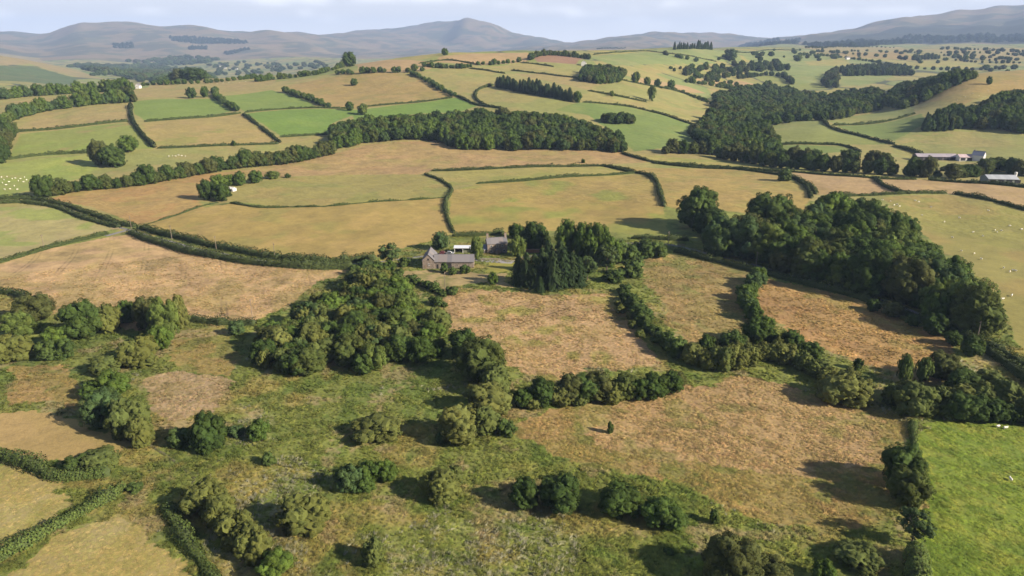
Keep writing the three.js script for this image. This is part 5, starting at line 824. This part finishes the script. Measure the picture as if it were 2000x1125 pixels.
function gableRoof(o, w, d, eave, ridge, along, over, sheets, mats, r) { // each slope laid in sheets, butted with hairline gaps and slightly uneven
  const a = (along === 'x' ? d : w) / 2, b = along === 'x' ? w : d, rise = ridge - eave, ex = over, ey = rise / a * over, t = 0.14;
  for (const s of [-1, 1]) for (let i = 0; i < sheets; i++) {
    const q0 = -b / 2 - 0.25 + (b + 0.5) * i / sheets + 0.015, q1 = -b / 2 - 0.25 + (b + 0.5) * (i + 1) / sheets - 0.015, up = t + (r() - 0.5) * 0.05;
    const P = (u, y, v) => along === 'x' ? [v, y, u] : [u, y, v];
    let c = [P(s * (a + ex), eave - ey + up, q0), P(s * (a + ex), eave - ey + up, q1), P(s * 0.02, ridge + up, q1), P(s * 0.02, ridge + up, q0)];
    if ((s > 0) === (along === 'x')) { /* keep order */ } else c = [c[1], c[0], c[3], c[2]];
    part(o, 'roof_sheet', slabGeo(...c, 0.1), mats[Math.floor(r() * mats.length * 0.999)]);
  }
  const g = along === 'x' ? boxGeo(-b / 2 - 0.25, b / 2 + 0.25, ridge + 0.12, ridge + 0.26, -0.16, 0.16) : boxGeo(-0.16, 0.16, ridge + 0.12, ridge + 0.26, -b / 2 - 0.25, b / 2 + 0.25);
  part(o, 'ridge_tiles', g, mats[0]);
}
function windowOn(o, x, y, z, w, h, dir = 'z') { // a recessed-looking casement standing a little proud: frame, pane and sill
  const g = (a, b, c, d, e, f) => dir === 'z' ? boxGeo(x + a, x + b, y + c, y + d, z + e, z + f) : boxGeo(x + e, x + f, y + c, y + d, z + a, z + b);
  const win = part(o, 'window', mergeGeometries([g(-w / 2, -w / 2 + 0.09, -h / 2, h / 2, -0.05, 0.05), g(w / 2 - 0.09, w / 2, -h / 2, h / 2, -0.05, 0.05), g(-w / 2 + 0.09, w / 2 - 0.09, h / 2 - 0.09, h / 2, -0.05, 0.05), g(-w / 2 + 0.09, w / 2 - 0.09, -h / 2, -h / 2 + 0.09, -0.05, 0.05), g(-0.03, 0.03, -h / 2 + 0.09, h / 2 - 0.09, -0.045, 0.045)]), FRAME);
  part(win, 'pane', g(-w / 2 + 0.09, w / 2 - 0.09, -h / 2 + 0.09, h / 2 - 0.09, -0.04, 0.015), GLASS); part(win, 'sill', g(-w / 2 - 0.1, w / 2 + 0.1, -h / 2 - 0.14, -h / 2 - 0.005, -0.05, 0.16), STONE);
}
const R0 = rng(2024);
const at = (o, x, z, lift = 0) => { o.position.set(x, height(x, z) + lift, z); return o; };
{ // long stone barn with its cross wing
  const o = at(new THREE.Group(), PLACES.barn_l[0] + 9.8, PLACES.barn_l[1] - 4.3);
  part(o, 'wall', gableWalls(19.6, 8, 3.5, 6.0, 'x'), STONE); gableRoof(o, 19.6, 8, 3.5, 6.0, 'x', 0.35, 9, SLATES, R0);
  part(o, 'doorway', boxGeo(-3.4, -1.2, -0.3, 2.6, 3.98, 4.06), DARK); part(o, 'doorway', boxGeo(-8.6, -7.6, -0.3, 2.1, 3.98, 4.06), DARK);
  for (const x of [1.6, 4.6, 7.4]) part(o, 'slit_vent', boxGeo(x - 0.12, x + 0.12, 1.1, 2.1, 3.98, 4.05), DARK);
  part(o, 'gutter', boxGeo(-9.8, 9.8, 3.16, 3.28, 4.36, 4.48), DARK);
  put(o, 'stone_barn', 'long stone barn with a streaky grey slate roof below the farmhouse', 'barn');
  const v = at(new THREE.Group(), PLACES.wing[0] + 2.6, PLACES.wing[1] - 6.6);
  part(v, 'wall', gableWalls(5.8, 13.4, 4.4, 7.3, 'z'), STONE2); gableRoof(v, 5.8, 13.4, 4.4, 7.3, 'z', 0.35, 6, SLATES, R0);
  windowOn(v, 0.3, 2.2, 6.74, 0.9, 1.1); part(v, 'door', boxGeo(-2.0, -1.0, -0.3, 1.95, 6.7, 6.78), TIMBER); part(v, 'pitching_hole', boxGeo(-0.4, 0.4, 4.3, 5.2, 6.7, 6.77), DARK);
  put(v, 'barn_wing', 'taller gabled stone wing at the left end of the long barn', 'barn');
}
{ // farmhouse
  const o = at(new THREE.Group(), PLACES.house[0] - 0.2, PLACES.house[1] - 3.2); o.rotation.y = 0.2;
  part(o, 'wall', gableWalls(10.8, 6.4, 5.5, 8.0, 'x'), STONE2); gableRoof(o, 10.8, 6.4, 5.5, 8.0, 'x', 0.3, 5, SLATES, R0);
  for (const s of [-1, 1]) { const c = part(o, 'chimney', boxGeo(s * 4.85 - 0.55, s * 4.85 + 0.55, 6.8, 10.1, -0.45, 0.45), STONE); part(c, 'chimney_cap', boxGeo(s * 4.85 - 0.65, s * 4.85 + 0.65, 10.1, 10.28, -0.55, 0.55), STONE2); for (const k of [-0.25, 0.25]) { const g = new THREE.CylinderGeometry(0.13, 0.16, 0.5, 8); g.translate(s * 4.85 + k, 10.52, 0); part(c, 'chimney_pot', g, BRICK); } }
  for (const x of [-3.3, 0, 2.6]) windowOn(o, x, 4.2, 3.24, 1.05, 1.2);
  for (const x of [-3.4, 3.6]) windowOn(o, x, 1.5, 3.24, 1.15, 1.35);
  windowOn(o, 5.44, 3.9, 0.6, 0.9, 1.1, 'x');
  const p = part(o, 'porch', gableWalls(2.6, 2.0, 2.1, 3.1, 'z').translate(0.1, 0, 4.3), STONE); part(p, 'porch_roof', slabGeo([-1.4, 2.05, 5.4], [0.1, 3.28, 5.4], [0.1, 3.28, 3.3], [-1.4, 2.05, 3.3], 0.1), SLATES[0]); part(p, 'porch_roof', slabGeo([0.1, 3.28, 5.4], [1.6, 2.05, 5.4], [1.6, 2.05, 3.3], [0.1, 3.28, 3.3], 0.1), SLATES[1]); part(p, 'door', boxGeo(-0.35, 0.55, -0.3, 1.9, 5.28, 5.35), TIMBER);
  const l = part(o, 'lean_to', boxGeo(-9.3, -5.42, -0.6, 2.3, -2.6, 2.4), STONE2); part(l, 'lean_to_roof', slabGeo([-9.5, 2.42, 2.7], [-5.42, 2.42, 2.7], [-5.42, 3.9, -2.8], [-9.5, 3.9, -2.8], 0.1), mat(0.16, 0.18, 0.24)); windowOn(o, -7.3, 1.3, 2.44, 1.0, 1.0);
  put(o, 'farmhouse', 'two storey stone farmhouse with a chimney on each gable', 'house');
}
{ // open fronted shed
  const o = at(new THREE.Group(), PLACES.shed[0], PLACES.shed[1] - 2.2), m = mat(0.12, 0.11, 0.11);
  part(o, 'back_wall', boxGeo(-4.6, 4.6, -0.5, 2.7, -2.1, -1.95), m); for (const s of [-1, 1]) part(o, 'side_wall', boxGeo(s * 4.55 - 0.08, s * 4.55 + 0.08, -0.5, 2.75, -1.95, 1.9), m);
  for (const x of [-4.35, 0, 4.3]) part(o, 'post', boxGeo(x - 0.12, x + 0.12, -0.5, 2.75, 1.9, 2.14), FRAME);
  part(o, 'partition', boxGeo(0.2, 4.4, -0.3, 1.9, 1.2, 1.3), mat(0.16, 0.17, 0.12)); part(o, 'fascia', boxGeo(-4.9, 4.9, 2.62, 2.86, 2.2, 2.3), RENDERW);
  for (let i = 0; i < 6; i++) part(o, 'roof_sheet', slabGeo([-4.9 + i * 1.633, 2.9, 2.4], [-4.9 + (i + 1) * 1.633 - 0.03, 2.9, 2.4], [-4.9 + (i + 1) * 1.633 - 0.03, 3.15, -2.4], [-4.9 + i * 1.633, 3.15, -2.4], 0.06), TIN);
  put(o, 'open_shed', 'open fronted shed with a pale metal roof behind the barn', 'shed');
}
function car(name, label, paint, x, z, turn) {
  const o = at(new THREE.Group(), x, z, 0.12); o.rotation.y = turn;
  const sh = new THREE.Shape([[-2.05, 0.3], [2.0, 0.3], [2.1, 0.62], [1.95, 0.82], [1.05, 0.92], [0.45, 1.42], [-1.25, 1.46], [-1.95, 0.95], [-2.1, 0.6]].map((q) => new THREE.Vector2(...q)));
  const g = new THREE.ExtrudeGeometry(sh, { depth: 1.5, bevelEnabled: true, bevelThickness: 0.1, bevelSize: 0.06, bevelSegments: 2 }); g.translate(0, 0, -0.75); part(o, 'body', g, paint);
  const ws = new THREE.Shape([[0.82, 0.98], [0.36, 1.36], [-1.2, 1.4], [-1.7, 1.0]].map((q) => new THREE.Vector2(...q))); for (const s of [-1, 1]) { const w = new THREE.ExtrudeGeometry(ws, { depth: 0.02, bevelEnabled: false }); w.translate(0, 0, s * 0.855 - 0.01); part(o, 'side_window', w, GLASS); }
  part(o, 'windscreen', slabGeo([1.12, 0.97, -0.66], [1.12, 0.97, 0.66], [0.55, 1.43, 0.6], [0.55, 1.43, -0.6], 0.03), GLASS); part(o, 'rear_window', slabGeo([-1.99, 1.02, 0.64], [-1.99, 1.02, -0.64], [-1.36, 1.48, -0.58], [-1.36, 1.48, 0.58], 0.03), GLASS);
  for (const [wx, s] of [[1.3, 1], [1.3, -1], [-1.3, 1], [-1.3, -1]]) { const t = new THREE.CylinderGeometry(0.32, 0.32, 0.2, 18); t.rotateX(Math.PI / 2); t.translate(wx, 0.22, s * 0.78); const wh = part(o, 'wheel', t, DARK); const rg = new THREE.CylinderGeometry(0.19, 0.19, 0.03, 14); rg.rotateX(Math.PI / 2); rg.translate(wx, 0.22, s * 0.89); part(wh, 'rim', rg, TIN); }
  for (const s of [-1, 1]) { part(o, 'headlight', boxGeo(2.07, 2.14, 0.62, 0.76, s * 0.6 - 0.18, s * 0.6 + 0.18), FRAME); part(o, 'tail_light', boxGeo(-2.15, -2.08, 0.66, 0.82, s * 0.62 - 0.12, s * 0.62 + 0.12), mat(0.35, 0.02, 0.02)); }
  put(o, name, label, 'car');
}
car('parked_car', 'dark red car parked in the yard behind the barn', mat(0.12, 0.025, 0.03, { roughness: 0.35 }), PLACES.car1[0], PLACES.car1[1], 0.2);
car('parked_car', 'silver grey car parked beside the open shed', mat(0.38, 0.4, 0.42, { roughness: 0.3, metalness: 0.5 }), PLACES.car2[0], PLACES.car2[1] + 0.5, 0.1);
{ // walls in the garden
  const w = at(new THREE.Group(), PLACES.brickwall[0] + 2, PLACES.brickwall[1]); part(w, 'wall', boxGeo(-7, 7, -0.6, 2.0, -0.2, 0.2), BRICK); part(w, 'coping', boxGeo(-7.1, 7.1, 2.0, 2.14, -0.3, 0.3), STONE); put(w, 'brick_wall', 'weathered brick garden wall right of the farmhouse', 'wall');
  const s = at(new THREE.Group(), PLACES.gardenwall[0], PLACES.gardenwall[1]); const r = rng(5);
  for (let i = 0; i < 26; i++) for (let j = 0; j < 2; j++) { const g = new THREE.BoxGeometry(0.34 + 0.06 * r(), 0.36, 0.42 + 0.1 * r()); g.rotateY((r() - 0.5) * 0.2); g.translate(-4.8 + i * 0.37 + j * 0.16, 0.1 + j * 0.37, -1.2 * Math.sin(i / 26 * 2.2)); part(s, 'stone', g, (i + j) % 3 ? STONE : STONE2); } put(s, 'garden_wall', 'low pale stone wall curving along the front garden', 'wall');
}
{ // the farm beyond the valley belt
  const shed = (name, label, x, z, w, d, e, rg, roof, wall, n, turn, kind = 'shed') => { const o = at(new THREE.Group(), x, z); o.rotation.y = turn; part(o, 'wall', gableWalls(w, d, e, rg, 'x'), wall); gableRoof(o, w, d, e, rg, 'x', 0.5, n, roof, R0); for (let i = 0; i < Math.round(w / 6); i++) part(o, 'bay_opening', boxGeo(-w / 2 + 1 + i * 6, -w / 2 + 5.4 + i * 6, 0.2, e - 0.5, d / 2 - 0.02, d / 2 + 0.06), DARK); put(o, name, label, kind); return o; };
  shed('long_shed', 'long low farm shed with a dull mauve roof across the valley', PLACES.longshed[0] - 8, PLACES.longshed[1] - 6, 38, 11, 3.6, 5.8, [mat(0.3, 0.27, 0.3), mat(0.27, 0.25, 0.28)], mat(0.1, 0.09, 0.1), 8, -0.06);
  shed('cattle_shed', 'pinkish roofed shed next to the white gabled house', PLACES.pinkshed[0], PLACES.pinkshed[1] - 4, 16, 10, 3.4, 5.6, [PINKTIN, mat(0.46, 0.36, 0.37)], RENDERW, 6, -0.06);
  const h = at(new THREE.Group(), PLACES.whitehouse[0] + 3, PLACES.whitehouse[1] - 5, 0); h.rotation.y = 0.75; part(h, 'wall', gableWalls(7.5, 10, 5, 8.6, 'z'), RENDERW); gableRoof(h, 7.5, 10, 5, 8.6, 'z', 0.4, 4, [mat(0.16, 0.18, 0.24)], R0); for (const [x, y] of [[-1.8, 3.7], [1.8, 3.7], [-1.8, 1.3], [1.8, 1.3]]) windowOn(h, x, y, 5.04, 1, 1.2); part(h, 'chimney', boxGeo(-0.4, 0.4, 7.8, 9.8, -4.4, -3.6), STONE); put(h, 'white_farmhouse', 'white gabled farmhouse with a blue grey roof by the long sheds', 'house');
  shed('grey_barn', 'wide grey barn with a pale metal roof at the right edge', PLACES.greybarn[0] + 2, PLACES.greybarn[1] - 7, 22, 13, 3.4, 5.6, [GREYTIN, mat(0.33, 0.35, 0.38)], mat(0.2, 0.22, 0.2), 7, -0.12, 'barn');
  const tk = at(new THREE.Group(), PLACES.tank[0] - 10, PLACES.tank[1] + 16); const c = new THREE.CylinderGeometry(1.1, 1.1, 6.4, 20); c.translate(0, 3, 0); part(tk, 'tank', c, RENDERW); const dm = new THREE.SphereGeometry(1.1, 20, 8, 0, Math.PI * 2, 0, Math.PI / 2); dm.scale(1, 0.5, 1); dm.translate(0, 6.2, 0); part(tk, 'dome', dm, RENDERW); put(tk, 'feed_silo', 'white upright feed silo behind the grey barn', 'silo');
  const ws = at(new THREE.Group(), PLACES.whiteshed[0], PLACES.whiteshed[1] - 2); ws.rotation.y = -0.4; part(ws, 'wall', gableWalls(4.6, 4, 1.9, 2.9, 'x'), mat(0.5, 0.5, 0.5)); gableRoof(ws, 4.6, 4, 1.9, 2.9, 'x', 0.2, 3, [RENDERW], R0); part(ws, 'doorway', boxGeo(-0.8, 0.8, 0, 1.6, 1.98, 2.04), DARK); put(ws, 'white_shed', 'small white roofed shed beside the copse', 'shed');
  const cot = at(new THREE.Group(), PLACES.cottage[0], PLACES.cottage[1] - 3); part(cot, 'wall', gableWalls(6, 8, 4.6, 7.5, 'z'), RENDERW); gableRoof(cot, 6, 8, 4.6, 7.5, 'z', 0.3, 2, SLATES, R0); for (const x of [-1.4, 1.4]) windowOn(cot, x, 3.2, 4.04, 1, 1.1); put(cot, 'white_cottage', 'white cottage half hidden behind the belt on the left hillside', 'house');
  const HOUSE_ORDER = Array.from({ length: COTTAGES.length / 2 }, (_, k) => 2 * k).sort((a, b) => COTTAGES[a] / -COTTAGES[a + 1] - COTTAGES[b] / -COTTAGES[b + 1]);
  for (let i = 0; i < COTTAGES.length; i += 2) { const t = at(new THREE.Group(), COTTAGES[i], COTTAGES[i + 1]); t.rotation.y = i; part(t, 'wall', gableWalls(14, 9, 5.5, 9, 'x'), RENDERW); gableRoof(t, 14, 9, 5.5, 9, 'x', 0.4, 1, SLATES, R0); put(t, 'distant_house', 'tiny pale house far off in the farmland, ' + nth(HOUSE_ORDER.indexOf(i) + 1) + ' from the left', 'house', 'houses far off in the valley'); }
}

// ---------------------------------------------------------------- poles, gates, sheep
{
  const wood = mat(0.2, 0.16, 0.12);
  for (const [label, x, z] of POLES) { const o = at(new THREE.Group(), x, z); const p = new THREE.CylinderGeometry(0.11, 0.17, 9, 9); p.translate(0, 4, 0); part(o, 'pole', p, wood); part(o, 'crossarm', boxGeo(-0.8, 0.8, 7.9, 8.05, 0.1, 0.22), wood); for (const k of [-0.65, 0, 0.65]) { const g = new THREE.CylinderGeometry(0.05, 0.07, 0.2, 8); g.translate(k, 8.15, 0.16); part(o, 'insulator', g, wood); } o.rotation.y = x; put(o, 'telegraph_pole', label, 'pole', 'telegraph poles'); }
  const gate = (label, [x, z], turn) => { const o = at(new THREE.Group(), x, z); o.rotation.y = turn; for (const s of [-1, 1]) part(o, 'post', boxGeo(s * 1.75 - 0.1, s * 1.75 + 0.1, -0.3, 1.45, -0.1, 0.1), TIMBER); for (let i = 0; i < 5; i++) part(o, 'bar', boxGeo(-1.64, 1.64, 0.25 + i * 0.24, 0.33 + i * 0.24, -0.03, 0.03), TIMBER); const g = boxGeo(-1.7, 1.7, -0.04, 0.04, 0.035, 0.07); g.rotateZ(0.3); g.translate(0, 0.75, 0); part(o, 'brace', g, TIMBER); put(o, 'field_gate', label, 'gate', 'field gates'); };
  gate('pale five bar gate at the lane junction', PLACES.gate1, 0.5); gate('pale gate post and bars at the head of the willow row', PLACES.gate2, 1.2); gate('five bar gate at the lane bend right of the farm', PLACES.gate3, -0.3);
  const N = 44, mc = new MarchingCubes(N, FRAME, false, false, 30000), bones = [[[-0.5, 0.72, 0], [0.45, 0.74, 0], 0.33, 0.31], [[0.4, 0.78, 0], [0.72, 0.98, 0], 0.2, 0.13], [[0.72, 1.0, 0], [0.95, 0.86, 0], 0.13, 0.08], ...[[-0.45, 0.16], [-0.45, -0.16], [0.38, 0.16], [0.38, -0.16]].map(([a, b]) => [[a, 0.55, b], [a + 0.02, 0.0, b], 0.1, 0.05]), [[-0.78, 0.8, 0], [-0.88, 0.5, 0], 0.06, 0.04], [[0.72, 1.06, 0.1], [0.68, 1.04, 0.24], 0.04, 0.03], [[0.72, 1.06, -0.1], [0.68, 1.04, -0.24], 0.04, 0.03]];
  const S = 1.15; for (let k = 0; k < N; k++) for (let j = 0; j < N; j++) for (let i = 0; i < N; i++) { const p = [i, j, k].map((q) => (q / N * 2 - 1) * S); p[1] += 0.55; let f = 9; for (const [a, b, ra, rb] of bones) { const d = [b[0] - a[0], b[1] - a[1], b[2] - a[2]], e = [p[0] - a[0], p[1] - a[1], p[2] - a[2]], t = clamp((d[0] * e[0] + d[1] * e[1] + d[2] * e[2]) / (d[0] * d[0] + d[1] * d[1] + d[2] * d[2]), 0, 1), v = Math.hypot(e[0] - d[0] * t, e[1] - d[1] * t, e[2] - d[2] * t) - ra - (rb - ra) * t, h = clamp(0.5 + 0.5 * (f - v) / 0.08, 0, 1); f = f + (v - f) * h - 0.08 * h * (1 - h); } mc.field[i + j * N + k * N * N] = -f; }
  mc.isolation = 0; mc.update();
  const pos = mc.positionArray.slice(0, mc.count * 3), nor = mc.normalArray.slice(0, mc.count * 3); for (let i = 0; i < pos.length; i += 3) { pos[i] *= S; pos[i + 1] = pos[i + 1] * S + 0.55; pos[i + 2] *= S; }
  const g = new THREE.BufferGeometry(); g.setAttribute('position', new THREE.BufferAttribute(pos, 3)); g.setAttribute('normal', new THREE.BufferAttribute(nor, 3));
  const wool = [mat(0.74, 0.7, 0.6), mat(0.68, 0.64, 0.55)], r = rng(77);
  for (const [label, p] of SHEEP) for (let i = 0, q = Array.from({ length: p.length / 2 }, (_, k) => p[2 * k] / -p[2 * k + 1]).sort((a, b) => a - b); i < p.length; i += 2) { const o = new THREE.Mesh(g, wool[i % 4 ? 1 : 0]); at(o, p[i], p[i + 1]); o.rotation.y = r() * 6.28; o.scale.setScalar(0.72 + 0.22 * r()); put(o, 'sheep', q.length > 1 ? label + ', ' + nth(q.indexOf(p[i] / -p[i + 1]) + 1) + ' from the left' : label, 'sheep', label); }
}

// ---------------------------------------------------------------- rough grass: real tufts over the near meadows
{
  const blade = (seed, n, w, lean) => { const r = rng(seed), p = [], nn = []; for (let i = 0; i < n; i++) { const a = r() * 6.283, b = r() * 6.283, d = r() * 0.3, x = Math.cos(a) * d, z = Math.sin(a) * d, h = 0.55 + 0.45 * r(), lx = Math.cos(b) * lean * h, lz = Math.sin(b) * lean * h, sx = Math.cos(b + 1.57) * w, sz = Math.sin(b + 1.57) * w; p.push(x - sx, -0.05, z - sz, x + sx, -0.05, z + sz, x + lx, h, z + lz); for (let k = 0; k < 3; k++) nn.push(Math.cos(b) * 0.35, 0.9, Math.sin(b) * 0.35); } const g = new THREE.BufferGeometry(); g.setAttribute('position', new THREE.Float32BufferAttribute(p, 3)); g.setAttribute('normal', new THREE.Float32BufferAttribute(nn, 3)); return g; };
  const gm = new THREE.MeshStandardMaterial({ color: new THREE.Color(1, 1, 1), roughness: 1, side: THREE.DoubleSide });
  const ROUGH = new Set(['meadow', 'tanmeadow', 'rough', 'orange', 'orangemeadow', 'pinkhay3', 'pinkpatch', 'pinkhay', 'bright', 'mown'].map((k) => KEYS.indexOf(k))), lists = [[], [], []], r = rng(31), o = [0, 0, 0];
  const TOTAL = 230000;
  for (let i = 0; i < TOTAL; i++) {
    const a = (r() - 0.5) * 1.5, d = 95 * Math.pow(400 / 95, Math.pow(r(), 0.8)), x = Math.sin(a) * d, z = -Math.cos(a) * d, s = d < 262 ? 0 : 1;
    const k = sward(SHEETS[s], RAST[s], x, z, o); if (!ROUGH.has(k)) continue;
    const hay = ['bright', 'mown', 'pinkhay'].includes(KEYS[k]), clump = noise(x / 3.1, z / 3.1) + 0.5 * noise(x / 11, z / 9 + 4); if (clump < -0.25 && r() < 0.7) continue;
    const fl = k === MEADOW ? drift(x, z) : 0, cream = r() < fl * 0.14, dry = r() < 0.3, t = 0.85 + 0.5 * r();
    const c = cream ? [0.3, 0.29, 0.18] : dry ? [o[0] * 1.35 * t, o[1] * 1.25 * t, o[2] * 1.15 * t] : [o[0] * t, o[1] * 1.08 * t, o[2] * 0.85 * t], h = (KEYS[k] === 'mown' ? 0.05 : KEYS[k] === 'bright' ? 0.11 : hay ? 0.12 : k === MEADOW ? 0.27 : 0.15) * (0.6 + 0.8 * r()) * (cream ? 1.6 : 1) * (1 + 0.6 * Math.max(0, clump)) * (d > 262 ? 1.25 : 1);
    lists[Math.floor(r() * 2.999)].push([x, z, h, 0.75 + 0.6 * r(), r() * 6.283, c]);
  }
  const root = new THREE.Group(), M = new THREE.Matrix4(), Q = new THREE.Quaternion(), up = new THREE.Vector3(0, 1, 0);
  lists.forEach((l, n) => { const im = new THREE.InstancedMesh(blade(n * 9 + 1, 11, 0.07, 0.35 + 0.2 * n), gm, l.length); im.name = 'grass_tufts'; l.forEach(([x, z, h, w, t, c], i) => { M.compose(new THREE.Vector3(x, height(x, z), z), Q.setFromAxisAngle(up, t), new THREE.Vector3(w * 1.2, h * 1.5, w * 1.2)); im.setMatrixAt(i, M); im.setColorAt(i, new THREE.Color(c[0], c[1], c[2])); }); root.add(im); });
  root.userData.kind = 'stuff'; root.userData.label = 'tall rough grass and flower heads over the near meadows'; root.name = 'rough_grass'; scene.add(shade(root));
  console.log('tufts', lists.map((l) => l.length).join(' '));
}
renderer.render(scene, camera);
